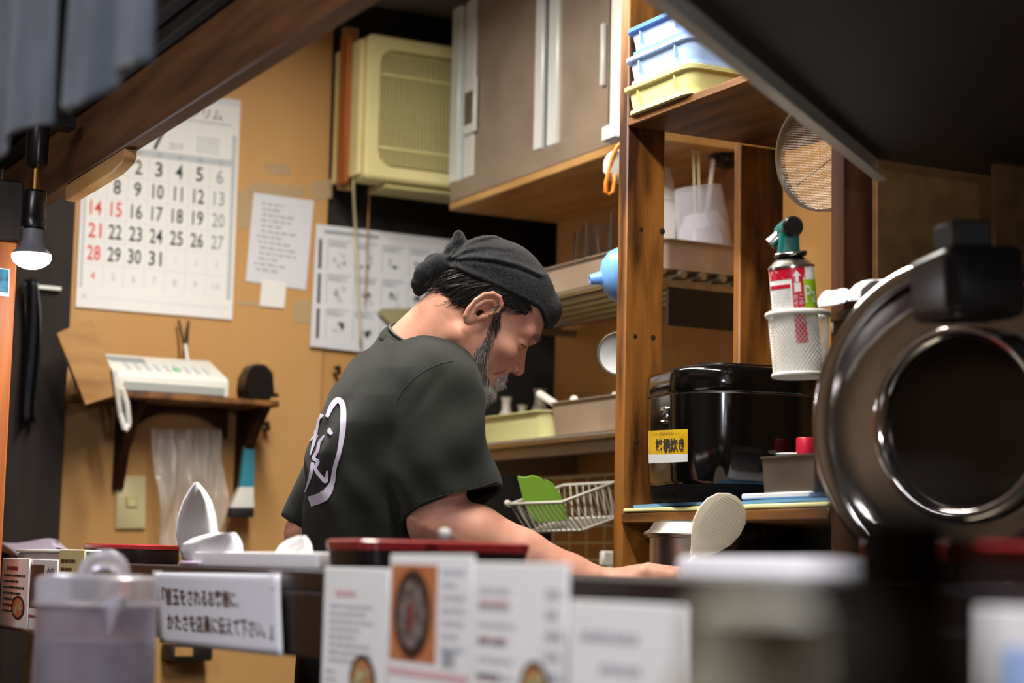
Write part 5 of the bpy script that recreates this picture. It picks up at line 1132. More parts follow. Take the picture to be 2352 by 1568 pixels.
# ------------------------------------------------------------------ the cook
PD = 2.93; PS = PD/FPX                                      # metres per pixel at the cook
P0 = aD(1100, 900, PD); PR, PU, PB = CR, CU, -CF            # right, up, towards the seats
PMAT = np.array([[PR.x, PU.x, PB.x], [PR.y, PU.y, PB.y], [PR.z, PU.z, PB.z]]); PO = np.array(P0)
def lc_(a, b, c=0.0): w = aD(a, b, PD+c*PS)-P0; return np.array([w.dot(PR), w.dot(PU), w.dot(PB)], dtype=np.float32)
def to_world(V): return V @ PMAT.T + PO
def surface_nets(fn, lo, hi, h):
    """closed surface of the field fn < 0, naive surface nets"""
    lo = np.array(lo, np.float32); hi = np.array(hi, np.float32); n = np.ceil((hi-lo)/h).astype(int)+1
    ax = [lo[i]+h*np.arange(n[i], dtype=np.float32) for i in range(3)]
    G = np.stack(np.meshgrid(*ax, indexing='ij'), -1).reshape(-1, 3); f = np.empty(len(G), np.float32)
    for k in range(0, len(G), 400000): f[k:k+400000] = fn(G[k:k+400000])
    f = f.reshape(n); del G
    ins = f < 0; cs = np.array(n)-1
    cnt = np.zeros(cs, np.int32); acc = np.zeros((*cs, 3), np.float32)
    sl = lambda o: tuple(slice(o[i], o[i]+cs[i]) for i in range(3))
    for d in range(3):
        e1, e2 = [i for i in range(3) if i != d]
        for u in (0, 1):
            for v in (0, 1):
                o0 = [0, 0, 0]; o0[e1] = u; o0[e2] = v; o1 = list(o0); o1[d] = 1
                A, B = f[sl(o0)], f[sl(o1)]; m = (A < 0) != (B < 0); t = np.where(m, A/np.where(m, A-B, 1), 0)
                cnt += m; p = np.zeros((*cs, 3), np.float32); p[..., e1] = u; p[..., e2] = v; p[..., d] = t; acc += p*m[..., None]
    act = cnt > 0; idx = -np.ones(cs, np.int64); idx[act] = np.arange(act.sum()); base = np.argwhere(act).astype(np.float32)
    V = (base+acc[act]/cnt[act][:, None])*h+lo; Q = []
    for d in range(3):
        e1, e2 = (d+1) % 3, (d+2) % 3; s0 = [slice(None)]*3; s1 = [slice(None)]*3; s0[d] = slice(0, -1); s1[d] = slice(1, None)
        s0[e1] = s1[e1] = slice(1, -1); s0[e2] = s1[e2] = slice(1, -1)
        A, B = ins[tuple(s0)], ins[tuple(s1)]; X = np.argwhere(A != B); flip = A[A != B]
        X[:, e1] += 1; X[:, e2] += 1
        def cell(o1, o2): Y = X.copy(); Y[:, e1] -= o1; Y[:, e2] -= o2; return idx[Y[:, 0], Y[:, 1], Y[:, 2]]
        q = np.stack([cell(1, 1), cell(0, 1), cell(0, 0), cell(1, 0)], 1); q[~flip] = q[~flip][:, ::-1]; Q.append(q)
    Q = np.concatenate(Q); return V, Q
def smin(a, b, k): h = np.clip(0.5+0.5*(b-a)/k, 0, 1); return b*(1-h)+a*h-k*h*(1-h)
def smax(a, b, k): return -smin(-a, -b, k)
def ell(P, c, r, Rm=None):
    q = P-np.asarray(c, np.float32)
    if Rm is not None: q = q @ Rm
    r = np.asarray(r, np.float32); k0 = np.linalg.norm(q/r, axis=1); k1 = np.linalg.norm(q/(r*r), axis=1); return k0*(k0-1)/np.maximum(k1, 1e-9)
def cone(P, a, b, ra, rb):
    a = np.asarray(a, np.float32); b = np.asarray(b, np.float32); ab = b-a; t = np.clip(((P-a) @ ab)/(ab @ ab), 0, 1)
    return np.linalg.norm(P-(a+t[:, None]*ab), axis=1)-(ra+(rb-ra)*t)
def chain(P, pts, rs, k=0.004):
    d = None
    for i in range(len(pts)-1):
        e = cone(P, pts[i], pts[i+1], rs[i], rs[i+1]); d = e if d is None else smin(d, e, k)
    return d
# head frame: cm along forward, towards camera, up; origin between the ears
TH, PH = math.radians(10), math.radians(44)
HF = np.array([math.cos(TH)*math.cos(PH), -math.sin(PH), -math.sin(TH)*math.cos(PH)], np.float32)
HU = np.array([math.cos(TH)*math.sin(PH), math.cos(PH), -math.sin(TH)*math.sin(PH)], np.float32)
HS = np.array([math.sin(TH), 0, math.cos(TH)], np.float32)
HO = lc_(1105, 725)-0.073*np.array([math.sin(TH), 0, 0], np.float32)
HM = np.stack([HF, HS, HU], 1)                               # columns: head axes
def to_head(P): return ((P-HO) @ HM)*100.0
def from_head(x, y, z): return HO+(HF*x+HS*y+HU*z)/100.0
EA = math.radians(19); EM = np.array([[math.cos(EA), 0, -math.sin(EA)], [0.28, 0.96, 0.0], [math.sin(EA), 0, math.cos(EA)]], np.float32).T
def skull(q): return ell(q, (0.5, 0, 5.0), (8.7, 7.2, 7.2))
def head_field(P):
    q = to_head(P); ay = np.abs(q[:, 1]); m = np.stack([q[:, 0], ay, q[:, 2]], 1)
    d = skull(q)
    d = smin(d, ell(q, (3.3, 0, -1.5), (6.0, 6.1, 8.6)), 1.6)
    d = smin(d, cone(m, (0.0, 5.0, -4.2), (7.2, 2.1, -8.5), 1.8, 1.7), 1.8)
    d = smin(d, ell(q, (8.3, 0, -8.7), (2.1, 2.5, 2.0)), 1.2)
    d = smin(d, ell(q, (8.0, 0, -5.0), (2.5, 3.0, 3.2)), 1.5)
    d = smin(d, cone(m, (8.9, 0.0, 4.1), (7.4, 4.6, 3.8), 1.15, 1.0), 1.3)
    d = smin(d, ell(m, (6.4, 4.4, -0.6), (2.2, 1.8, 1.5)), 1.5)
    d = smin(d, ell(q, (7.6, 0, -1.4), (2.3, 3.6, 3.6)), 1.4)
    d = smax(d, -ell(m, (9.5, 3.3, 2.0), (1.9, 2.0, 1.35)), 1.0)
    d = smin(d, ell(m, (7.55, 3.2, 2.0), (1.3, 1.5, 1.25)), 0.35)
    d = smax(d, -ell(m, (9.0, 3.3, 1.45), (0.9, 1.5, 0.10)), 0.25)       # slit between the lids
    d = smin(d, cone(q, (8.3, 0, 2.6), (10.6, 0, -0.6), 0.65, 0.85), 0.8)
    d = smin(d, ell(q, (10.75, 0, -1.1), (1.05, 1.05, 0.9)), 0.5)
    d = smin(d, ell(m, (9.9, 1.2, -1.45), (1.0, 0.72, 0.72)), 0.4)
    d = smax(d, -ell(m, (10.3, 0.72, -2.1), (0.55, 0.36, 0.5)), 0.25)
    d = smin(d, ell(m, (10.1, 0.8, -4.25), (0.75, 1.6, 0.5)), 0.5)
    d = smin(d, ell(q, (10.05, 0, -5.5), (0.8, 1.9, 0.6)), 0.5)
    d = smax(d, -ell(q, (10.8, 0, -4.87), (1.3, 2.4, 0.13)), 0.25)
    # folds beside the nose
    d = smax(d, -cone(m, (9.6, 2.1, -1.7), (8.2, 3.1, -4.4), 0.18, 0.14), 0.5)
    # ear on both sides
    e = (m-np.array([-0.55, 7.55, 0.75], np.float32)) @ EM
    ear = ell(e, (0, 0, 0.25), (1.75, 0.55, 3.1)); ear = smin(ear, ell(e, (0.55, -0.05, -2.3), (0.9, 0.5, 1.0)), 0.5)
    ear = smax(ear, -ell(e, (0.35, 0.40, 0.1), (0.95, 0.75, 1.75)), 0.3); ear = smax(ear, -ell(e, (0.55, 0.0, -0.5), (0.5, 0.9, 0.6)), 0.2)
    pts = [(1.35, 0.35, 0.9), (1.45, 0.45, 2.0), (0.8, 0.5, 3.0), (-0.3, 0.55, 3.2), (-1.3, 0.55, 2.5), (-1.75, 0.5, 1.2), (-1.6, 0.45, -0.3), (-1.0, 0.35, -1.7), (-0.2, 0.25, -2.7)]
    ear = smin(ear, chain(e, [np.array(p, np.float32) for p in pts], [0.28, .32, .36, .36, .36, .36, .34, .34, .4], 0.15), 0.2)
    ear = smin(ear, chain(e, [np.array(p, np.float32) for p in ((-0.3, 0.4, 2.1), (-0.85, 0.5, 0.9), (-0.7, 0.5, -0.6), (0.0, 0.35, -1.5), (0.75, 0.3, -1.3))], [.2, .24, .24, .22, .22], 0.1), 0.2)
    ear = smin(ear, ell(e, (1.15, 0.1, -0.4), (0.45, 0.5, 0.6)), 0.3)
    d = smin(d, ear, 0.45)
    d = d/100.0
    nk = cone(P, from_head(-2.2, 0, -2.5), lc_(950, 835, 0), 0.052, 0.064); d = smin(d, nk, 0.018)
    nk2 = cone(P, from_head(2.0, 3.0, -5.5), lc_(1005, 840, -40), 0.016, 0.022); d = smin(d, nk2, 0.02)
    return d
# arm with the paddle: shoulder, elbow, wrist, hand
SHO = lc_(1012, 900, -205); ELB = lc_(1003, 1196, -262); WRI = lc_(1398, 1340, -262)
GRIP0, GRIP1 = lc_(1492, 1352, -268), lc_(1606, 1256, -268)
KN = [lc_(1478, 1314, -296), lc_(1489, 1308, -270), lc_(1489, 1310, -243), lc_(1480, 1318, -219)]
def arm_field(P):
    d = cone(P, SHO, lc_(1004, 1080, -245), 0.050, 0.044); d = smin(d, cone(P, lc_(1004, 1080, -245), ELB, 0.043, 0.037), 0.02)
    f = chain(P, [ELB, lc_(1092, 1226, -264), lc_(1200, 1272, -264), lc_(1310, 1316, -262), WRI], [0.0375, 0.0405, 0.0345, 0.0260, 0.0195], 0.012)
    d = smin(d, f, 0.016); d = smin(d, ell(P, lc_(982, 1212, -266), (0.022, 0.022, 0.022)), 0.02)
    # hand
    pal = cone(P, WRI+np.array([0.008, 0.002, 0], np.float32), lc_(1470, 1325, -258), 0.017, 0.0185)
    pal = smin(pal, ell(P, lc_(1452, 1330, -258), (0.036, 0.0145, 0.036)), 0.012); d = smin(d, pal, 0.012)
    fl = [(1.0, 1.0), (1.07, 1.0), (1.0, 1.0), (0.85, 0.9)]
    for k, (a, r) in enumerate(zip(KN, (0.0088, 0.009, 0.0088, 0.008))):
        L1 = 60*fl[k][0]; b = a+np.array([L1*PS, -(8-k*1.0)*PS, 0], np.float32); c = b+np.array([26*PS*fl[k][0], -26*PS, -2*PS], np.float32); e = c+np.array([-10*PS, -26*PS*fl[k][0], 0], np.float32)
        fg = chain(P, [a+np.array([-26*PS, -12*PS, 0], np.float32), a, b, c, e], [r, r*1.12, r*1.0, r*0.92, r*0.8], 0.003); d = smin(d, fg, 0.005)
    th = chain(P, [lc_(1420, 1344, -292), lc_(1462, 1350, -310), lc_(1502, 1345, -304), lc_(1532, 1338, -292)], [0.0125, 0.0115, 0.0098, 0.0082], 0.004); d = smin(d, th, 0.008)
    # tendons and a vein
    for k, a in enumerate(KN): d = smin(d, cone(P, lc_(1420, 1324, -262+(k-1.5)*14), a, 0.003, 0.0045), 0.008)
    d -= 0.0012*np.exp(-((P[:, 1]-(lc_(0, 1215)[1]-(P[:, 0]-lc_(1080, 0)[0])*0.42))/0.006)**2)*(P[:, 2] > 0.15)
    return d
LSH = lc_(868, 900, 215); LEL = lc_(712, 1226, 190); LWR = lc_(960, 1390, 130)
def left_arm_field(P):
    d = smin(cone(P, LSH, LEL, 0.045, 0.036), cone(P, LEL, LWR, 0.037, 0.022), 0.02)
    d = smin(d, ell(P, LWR+np.array([0.045, -0.01, 0], np.float32), (0.05, 0.02, 0.04)), 0.015)
    for k in range(4): d = smin(d, cone(P, LWR+np.array([0.08, -0.012, -0.028+0.019*k], np.float32), LWR+np.array([0.135, -0.05, -0.026+0.018*k], np.float32), 0.009, 0.007), 0.006)
    return smin(d, cone(P, LWR+np.array([0.02, -0.01, 0.03], np.float32), LWR+np.array([0.075, -0.035, 0.055], np.float32), 0.011, 0.008), 0.008)
TB = 20.0; cb_, sb2 = math.cos(math.radians(TB)), math.sin(math.radians(TB))
TT = np.array([(735, 962, 66, 80), (775, 962, 86, 115), (805, 960, 104, 180), (840, 950, 128, 248), (900, 927, 152, 262), (960, 906, 166, 258), (1030, 888, 172, 246), (1120, 876, 171, 238), (1250, 868, 168, 236), (1440, 866, 170, 238)], np.float64)
def torso(P, g=0.0):
    b = 900-P[:, 1]/PS; a = P[:, 0]/PS+1100; c = -P[:, 2]/PS
    ca = np.interp(b, TT[:, 0], TT[:, 1]); rx = np.interp(b, TT[:, 0], TT[:, 2])+g; ry = np.interp(b, TT[:, 0], TT[:, 3])+g
    u = (a-ca)*cb_+c*sb2; v = -(a-ca)*sb2+c*cb_
    k = (np.abs(u/rx)**2.3+np.abs(v/ry)**2.3)**(1/2.3); d = (k-1)*np.minimum(rx, ry)*0.85
    d = np.maximum(d, np.maximum((738-b), b-1425)); return (d*PS).astype(np.float32)
def core_field(P):
    d = torso(P, -16); d = np.maximum(d, P[:, 1]-lc_(950, 822)[1]); d = smin(d, cone(P, SHO, LSH, 0.05, 0.05), 0.03); return d
def folds(P):
    b = 900-P[:, 1]/PS; a = P[:, 0]/PS+1100; c = -P[:, 2]/PS
    w = 0.0030*np.sin(a/34.0+c/60.0+0.4*np.sin(b/90))*np.clip((b-960)/200, 0, 1)
    w += 0.0022*np.sin((a*0.6+b*0.8)/21.0+np.sin(c/40))*np.clip((b-820)/120, 0, 1)*np.clip((1180-b)/120, 0, 1)
    w += 0.0014*np.sin((a*0.9-b*0.45)/15.0+1.3*np.sin(b/50))
    w += 0.0028*np.exp(-((a-(1035-0.62*(b-830)))/16)**2)*np.clip((b-835)/40, 0, 1)*np.clip((960-b)/60, 0, 1)
    return w.astype(np.float32)
cn = np.array([0.34, 0.94, 0.22]); cn /= np.linalg.norm(cn); c0_ = lc_(960, 786)
HN = np.array([0.33, -0.944, 0.30], np.float32); HN /= np.linalg.norm(HN); HP = lc_(1040, 1162, -235)
def sleeve_shape(P, g):
    d = cone(P, lc_(1014, 905, -205), lc_(1010, 1020, -225), 0.063+g, 0.0665+g)
    return smin(d, cone(P, lc_(1010, 1020, -225), lc_(1046, 1185, -240), 0.0660+g, 0.0735+g), 0.02)
def shirt_field(P):
    d = torso(P)
    d = smin(d, cone(P, lc_(1000, 862, -170), lc_(870, 865, 190), 0.044, 0.044), 0.035)
    fo = folds(P)
    s = sleeve_shape(P, 0.0)+fo*1.5; s = np.maximum(s, (P-HP) @ HN)
    d = smin(d+fo, s, 0.018)
    l = cone(P, lc_(868, 900, 215), lc_(703, 1190, 195), 0.058, 0.040); ln_ = (LEL-LSH)/np.linalg.norm(LEL-LSH); l = np.maximum(l, (P-lc_(690, 1205, 195)) @ ln_)
    d = smin(d, l, 0.02)
    ins = np.maximum(sleeve_shape(P, -0.0065)+fo*1.5, -((P-lc_(1040, 1070, -235)) @ HN)); d = smax(d, -ins, 0.002)
    li = np.maximum(cone(P, lc_(868, 900, 215), lc_(698, 1215, 195), 0.051, 0.0335), -((P-lc_(745, 1110, 195)) @ ln_)); d = smax(d, -li, 0.002)
    v_ = P-c0_; pl_ = (v_ @ cn.astype(np.float32)).astype(np.float32); rr_ = np.sqrt(np.maximum((v_*v_).sum(1)-pl_*pl_, 0)).astype(np.float32)
    d = smax(d, -np.maximum(0.002-pl_, rr_-0.072), 0.004)
    nk = cone(P, lc_(945, 835), lc_(995, 715), 0.050, 0.055); d = smax(d, -nk, 0.004)
    return d
def hat_edge(x): t = np.clip((x-5.3)/4.2, 0, 1); return 5.15+0.345*x-1.9*t*t*(3-2*t)
def hat_plane(q): return hat_edge(q[:, 0])-q[:, 2]
KNOT = lc_(1032, 602)
def hat_field(P):
    q = to_head(P); d = skull(q)-0.95
    d = smin(d, ell(q, (7.2, 0, 8.0), (2.9, 5.0, 3.2)), 1.0)
    v = P-KNOT; r = np.linalg.norm(v[:, :2], axis=1); an = np.arctan2(v[:, 1], v[:, 0])
    w = 0.22*np.sin(an*11+1.2*np.sin(r*30))*np.exp(-r/0.085)*np.clip(r/0.02, 0, 1)
    w += 0.20*np.exp(-((an-(-0.16-0.5*np.clip(r-0.09, 0, 1)))/0.07)**2)*np.exp(-r/0.16)
    for line, amp in ((((1034, 602), (1090, 601), (1140, 609), (1190, 621), (1236, 640)), 0.34), (((1036, 594), (1066, 574), (1100, 558), (1140, 550)), 0.2), (((1040, 597), (1080, 584), (1125, 578), (1175, 582)), 0.13)):
        dist = np.full(len(P), 1e3, np.float32); sg_ = np.zeros(len(P), np.float32); pa = P[:, 0]/PS+1100; pb = 900-P[:, 1]/PS
        for (xa, ya), (xb, yb) in zip(line, line[1:]):
            t = np.clip(((pa-xa)*(xb-xa)+(pb-ya)*(yb-ya))/((xb-xa)**2+(yb-ya)**2), 0, 1); ex, ey = pa-(xa+t*(xb-xa)), pb-(ya+t*(yb-ya)); dd_ = np.hypot(ex, ey)
            near = dd_ < dist; dist = np.where(near, dd_, dist); sg_ = np.where(near, ey, sg_)
        on = (P[:, 2] > 0); w = w+on*amp*(np.exp(-((sg_+9)/8)**2)*np.exp(-np.clip(dist-12, 0, 99)/6)-0.9*np.exp(-(dist/4.5)**2))
    d = d-w
    d = d-0.14*np.exp(-((q[:, 2]-hat_edge(q[:, 0])-0.35)/0.28)**2)
    d = smax(d, hat_plane(q), 0.25); d = smax(d, -(skull(q)-0.25), 0.2)
    d = d/100
    # gathered roll at the back, with its knot and tail
    d = smin(d, chain(P, [lc_(1046, 612, -20), lc_(1010, 612, -24), lc_(980, 630, -22), lc_(966, 652, -18), lc_(962, 668, -14)], [0.014, 0.0185, 0.0185, 0.0135, 0.008], 0.006), 0.008)
    d = smin(d, chain(P, [lc_(1040, 606, 20), lc_(1000, 610, 26), lc_(975, 640, 26)], [0.016, 0.018, 0.012], 0.006), 0.008)
    d = smin(d, chain(P, [lc_(1024, 596, -14), lc_(1040, 575, -14), lc_(1054, 556, -12), lc_(1053, 541, -12)], [0.009, 0.0115, 0.0118, 0.0085], 0.004), 0.005)
    d += 0.0007*np.sin(P[:, 0]*900)*np.sin(P[:, 1]*870)*np.sin(P[:, 2]*910)
    return d
def hairbase_field(P):
    q = to_head(P); d = skull(q)-0.42
    reg = -hat_plane(q)-0.5                                # just under the hat edge
    back = np.where(q[:, 0] < 0.3, -(q[:, 2]+1.0+0.25*q[:, 0]), -(q[:, 2]-hat_edge(q[:, 0])+1.3))
    front = q[:, 0]-4.6
    d = smax(d, reg, 0.2); d = smax(d, back, 0.3); d = smax(d, front, 0.3); return d/100
def bounds(pts, m): A = np.array(pts); return A.min(0)-m, A.max(0)+m
ORI = tuple(P0.x*1+0 for _ in range(1))
cook = thing('person', 'cook in a black cap and dark T-shirt bending over his work', 'person', (P0.x-0.12, P0.y+0.02, 0.0))
def sdf_part(fields, name, m, smooth=180, parent=cook):
    VV, QQ, k = [], [], 0
    for fn, lo, hi, h in fields:
        V, Q = surface_nets(fn, lo, hi, h); VV.append(to_world(V)); QQ.append(Q+k); k += len(V)
    V = np.concatenate(VV); Q = np.concatenate(QQ)
    return make(name, [Vector(v) for v in V], [tuple(int(i) for i in f) for f in Q], m, parent, smooth=smooth, fixn=False)
hl, hh = from_head(1, 0, 0)-0.155, from_head(1, 0, 2)+0.16
hl = np.minimum(hl, lc_(900, 965, 130)); hh = np.maximum(hh, lc_(1300, 560, -130))
mat('skin', '#d9a28b', 0.5, hx2='#c2866f', scale=28, detail=5, lo=0.25, hi=0.75, sss=0.25, bump=0.12, bscale=420, spec=0.4)
body = sdf_part([(head_field, hl, hh, 0.0019), (arm_field, *bounds([SHO, ELB, WRI, lc_(1575, 1380, -262)], 0.07), 0.0026), (left_arm_field, *bounds([LSH, LEL, LWR], 0.15), 0.005),
                 (core_field, lc_(690, 1430, 290)-0.02, lc_(1060, 765, -290)+0.02, 0.009)], 'body', 'skin')
mat('shirt', '#2c2e29', 0.95, hx2='#20221f', scale=9, detail=6, lo=0.3, hi=0.7, bump=0.35, bscale=700, sheen=0.06, spec=0.15)
shirt = sdf_part([(shirt_field, lc_(640, 1430, 310), lc_(1170, 730, -345), 0.0034)], 't_shirt', 'shirt')
mat('cap_cloth', '#26272a', 1.0, hx2='#0c0d0e', scale=260, detail=3, bump=1.0, bscale=900, sheen=0.12, spec=0.1)
hat = sdf_part([(hat_field, lc_(930, 775, 150), lc_(1305, 505, -150), 0.0021)], 'cap', 'cap_cloth')
mat('hair', '#1b1917', 0.45, spec=0.5)
mat('hair_grey', '#a09a92', 0.5); mat('hair_white', '#f0ece6', 0.5); mat('hair_brown', '#3a2f28', 0.5)
sdf_part([(hairbase_field, from_head(-1, 0, 3)-0.13, from_head(1, 0, 3)+0.13, 0.003)], 'hair_base', 'hair')
# collar, seams and hems
e1_ = np.array([-cn[1], cn[0], 0]); e1_ /= np.linalg.norm(e1_); e2_ = np.cross(cn, e1_)
def loopv(r1_, r2_, dz, n=48): return [Vector(to_world((c0_+e1_*r1_*math.cos(2*math.pi*i/n)+e2_*r2_*math.sin(2*math.pi*i/n)+cn*dz*(1))[None])[0]) for i in range(n)]
mb = MB(); loop_loft(mb, [[tuple(p) for p in L_] for L_ in (loopv(.0475, .056, .004), loopv(.050, .059, .006), loopv(.055, .065, .003), loopv(.060, .071, -.006), loopv(.058, .068, -.010), loopv(.048, .057, -.004), loopv(.0475, .056, .004))], None, False, False)
mb.build('collar', 'shirt', cook, smooth=60)
bvh_shirt = bvh_of([shirt])
def on_surface(bvh, pts, eps=0.0): 
    out = []
    for px, py in pts:
        d = ray(px, py).normalized(); h_ = bvh.ray_cast(CAM, d)
        if h_[0] is not None: out.append(h_[0]-d*eps)
    return out
def spl(pts, n=8):
    P = [Vector((*p, 0)) for p in pts]; out = []
    for i in range(len(P)-1):
        p0, p1, p2, p3 = P[max(i-1, 0)], P[i], P[i+1], P[min(i+2, len(P)-1)]
        for s in range(n): t = s/n; v = 0.5*((2*p1)+(p2-p0)*t+(2*p0-5*p1+4*p2-p3)*t*t+(3*p1-p0-3*p2+p3)*t**3); out.append((v.x, v.y))
    return out+[pts[-1]]
mat('seam', '#262624', 0.95)
for pts in ([(1040, 829), (1004, 838), (965, 858), (932, 888), (912, 925), (905, 965)], [(930, 1184), (960, 1160), (1000, 1143), (1050, 1130), (1085, 1122), (1120, 1112), (1142, 1106)], [(1016, 797), (1030, 812), (1040, 829)]):
    P = on_surface(bvh_shirt, spl(pts), 0.0002)
    if len(P) > 2: MB().tube(P, 0.0011, 5).build('seam', 'seam', cook, smooth=180)
# emblem on the back: a brushed ring and strokes
mat('print_white', '#cbc4d8', 0.8)
def stroke_px(center, widths, n=8):
    C = spl(center, n); m = len(C); W = [np.interp(i/(m-1)*(len(widths)-1), range(len(widths)), widths) for i in range(m)]; V = []; 
    for i, (x, y) in enumerate(C):
        x0, y0 = C[max(i-1, 0)]; x1, y1 = C[min(i+1, m-1)]; dx, dy = x1-x0, y1-y0; l = math.hypot(dx, dy) or 1; nx, ny = -dy/l, dx/l
        for s in (-1, -0.33, 0.33, 1): V.append((x+nx*W[i]/2*s, y+ny*W[i]/2*s))
    return V, [(i*4+j, i*4+j+1, (i+1)*4+j+1, (i+1)*4+j) for i in range(m-1) for j in range(3)]
strokes = [([(752, 958), (764, 932), (778, 919), (789, 934), (789, 980), (782, 1030), (770, 1075), (764, 1110), (746, 1138), (712, 1152)], [8, 12, 13, 13, 14, 10, 9, 12, 24, 24]),
           ([(711, 983), (726, 968), (744, 952)], [6, 8, 5]), ([(737, 944), (730, 975), (724, 1010), (714, 1045)], [5, 9, 8, 3]), ([(754, 900), (742, 925), (730, 952), (722, 972)], [2, 4, 4, 2]),
           ([(760, 984), (758, 990), (764, 997)], [5, 10, 8]), ([(746, 1000), (735, 1016), (731, 1034), (722, 1052), (732, 1060), (726, 1076), (740, 1096), (750, 1104), (753, 1080)], [4, 7, 8, 8, 8, 8, 9, 10, 4]),
           ([(720, 1062), (714, 1094), (702, 1130)], [8, 8, 2]), ([(712, 1012), (722, 1004), (732, 1000)], [4, 6, 4])]
for C, W in strokes:
    V, Fs = decal(bvh_shirt, *stroke_px(C, W), eps=0.0012)
    if Fs: make('emblem_stroke', V, Fs, 'print_white', cook, fixn=False)
# hair strands
def tuft(mb, root, d, nrm, L, r, bend, seg=5):
    pts = []; p = Vector(root); d = Vector(d).normalized(); bend = Vector(bend)
    for i in range(seg+1): pts.append(tuple(p)); p = p+d*(L/seg); d = (d+bend/seg).normalized()
    mb.tube(pts, [r*(1-0.85*(i/seg)**1.5) for i in range(seg+1)], 3, caps=False)
def hw(v): return Vector((PMAT @ (HM @ np.array(v, float))))      # head direction to world
def hp(x, y, z): return Vector(to_world(from_head(x, y, z)[None].astype(float))[0])
def skull_pt(x, z, side):
    k = 1-((x-0.5)/8.7)**2-((z-5.0)/7.2)**2
    return None if k <= 0.0 else (x, side*7.2*math.sqrt(k), z)
rnd = random.Random(11); mh, mg2 = MB(), MB()
for side in (1, -1):
    for k in range(260 if side > 0 else 130):
        back = rnd.random() < 0.7
        if back: x = rnd.uniform(-8.0, -1.0); z = rnd.uniform(-1.6 if x > -4 else -3.2, float(hat_edge(x))+0.6)
        else: x = rnd.uniform(0.5, 5.0); z = rnd.uniform(float(hat_edge(x))-1.7, float(hat_edge(x))+0.3)
        s = skull_pt(x, z, side)
        if s is None: continue
        n = np.array([(s[0]-0.5)/76, s[1]/52, (s[2]-5)/52]); n /= np.linalg.norm(n)
        d0 = np.array([-0.55, 0, -0.78]) if back else np.array([-0.95, 0, -0.34])
        d0 = d0+np.array([rnd.gauss(0, .13), rnd.gauss(0, .08), rnd.gauss(0, .13)])+n*0.10; d0 = d0-n*max(0, d0 @ n)*0.7
        L0 = rnd.uniform(0.032, 0.058) if back else rnd.uniform(0.02, 0.038); grey = rnd.random() < 0.05
        bend = -n*0.55+np.array([rnd.uniform(-.1, .35), rnd.gauss(0, .1), rnd.uniform(-.6, -.2)])
        for q in range(7):
            p = np.array(s)+n*rnd.uniform(0.15, 0.55)+np.array([rnd.gauss(0, .22), rnd.gauss(0, .08), rnd.gauss(0, .22)])
            tuft(mg2 if (grey and q < 3) else mh, hp(*p), hw(d0+np.array([rnd.gauss(0, .05), rnd.gauss(0, .05), rnd.gauss(0, .05)])), None, L0*rnd.uniform(.8, 1.1), rnd.uniform(0.0005, 0.0010), hw(bend)*0.9, 6)
mh.build('hair', 'hair', cook, smooth=180, kind='stuff'); mg2.build('grey_hair', 'hair_grey', cook, smooth=180, kind='stuff')
# beard and moustache, rooted on the skin
bvh_body = bvh_of([body])
def inpoly(x, y, P):
    c = False
    for (x0, y0), (x1, y1) in zip(P, P[1:]+P[:1]):
        if (y0 > y) != (y1 > y) and x < (x1-x0)*(y-y0)/(y1-y0)+x0: c = not c
    return c
bm1, bm2, bm3 = MB(), MB(), MB()
def whiskers(poly, n, dpx, L, cols, jit=0.25, r=0.0006, lift=0.2):
    xs = [p[0] for p in poly]; ys = [p[1] for p in poly]; got = 0; tries = 0
    while got < n and tries < n*6:
        tries += 1; x, y = rnd.uniform(min(xs), max(xs)), rnd.uniform(min(ys), max(ys))
        if not inpoly(x, y, poly): continue
        h_ = bvh_body.ray_cast(CAM, ray(x, y).normalized())
        if h_[0] is None or h_[3] > 3.3: continue
        nrm = h_[1] if h_[1].dot(CF) < 0 else -h_[1]; got += 1
        dd = (CR*dpx[0]-CU*dpx[1]).normalized()+nrm*lift+Vector((rnd.gauss(0, jit), rnd.gauss(0, jit), rnd.gauss(0, jit)))
        u = rnd.random(); mb = bm1 if u < cols[0] else (bm2 if u < cols[0]+cols[1] else bm3); LL = rnd.uniform(*L)*PS
        tuft(mb, h_[0]-nrm*0.0008, dd, None, LL, rnd.uniform(0.7, 1.3)*r, (CR*dpx[0]-CU*dpx[1])*0.3, 4)
        # the same hair on the other cheek
        q = (np.array(Vector(h_[0]-nrm*0.0008))-PO) @ PMAT; q = (q-HO) @ HM; q[1] *= -1; w = to_world((HO+HM @ q)[None])[0]
        dv = (np.array(dd) @ PMAT) @ HM; dv[1] *= -1
        tuft(mb, Vector(w), Vector(PMAT @ (HM @ dv)), None, LL, r, Vector((0, 0, 0)), 3)
whiskers([(1138, 716), (1152, 718), (1150, 745), (1136, 775), (1122, 800), (1108, 805), (1116, 765)], 900, (-0.2, 1), (10, 22), (0.75, 0.2, 0.05), jit=0.15, r=0.0003)
whiskers([(1116, 770), (1134, 778), (1122, 815), (1118, 850), (1128, 880), (1110, 920), (1094, 880), (1082, 840), (1090, 800)], 1300, (-0.15, 1), (9, 22), (0.32, 0.38, 0.30), jit=0.16, r=0.00028)
whiskers([(1112, 872), (1130, 884), (1148, 902), (1146, 922), (1128, 935), (1108, 935), (1102, 900)], 1200, (-0.1, 1), (12, 30), (0.12, 0.25, 0.63), jit=0.15, r=0.0003)
whiskers([(1138, 872), (1150, 860), (1168, 860), (1182, 872), (1184, 884), (1168, 884), (1152, 888), (1140, 890)], 700, (-0.15, 1), (8, 17), (0.08, 0.22, 0.7), jit=0.15, r=0.0003)
whiskers([(1218, 770), (1236, 762), (1250, 778), (1252, 792), (1240, 788), (1228, 778)], 110, (0.35, 0.8), (6, 11), (0.8, 0.2, 0.0), jit=0.1, r=0.0003, lift=0.0)
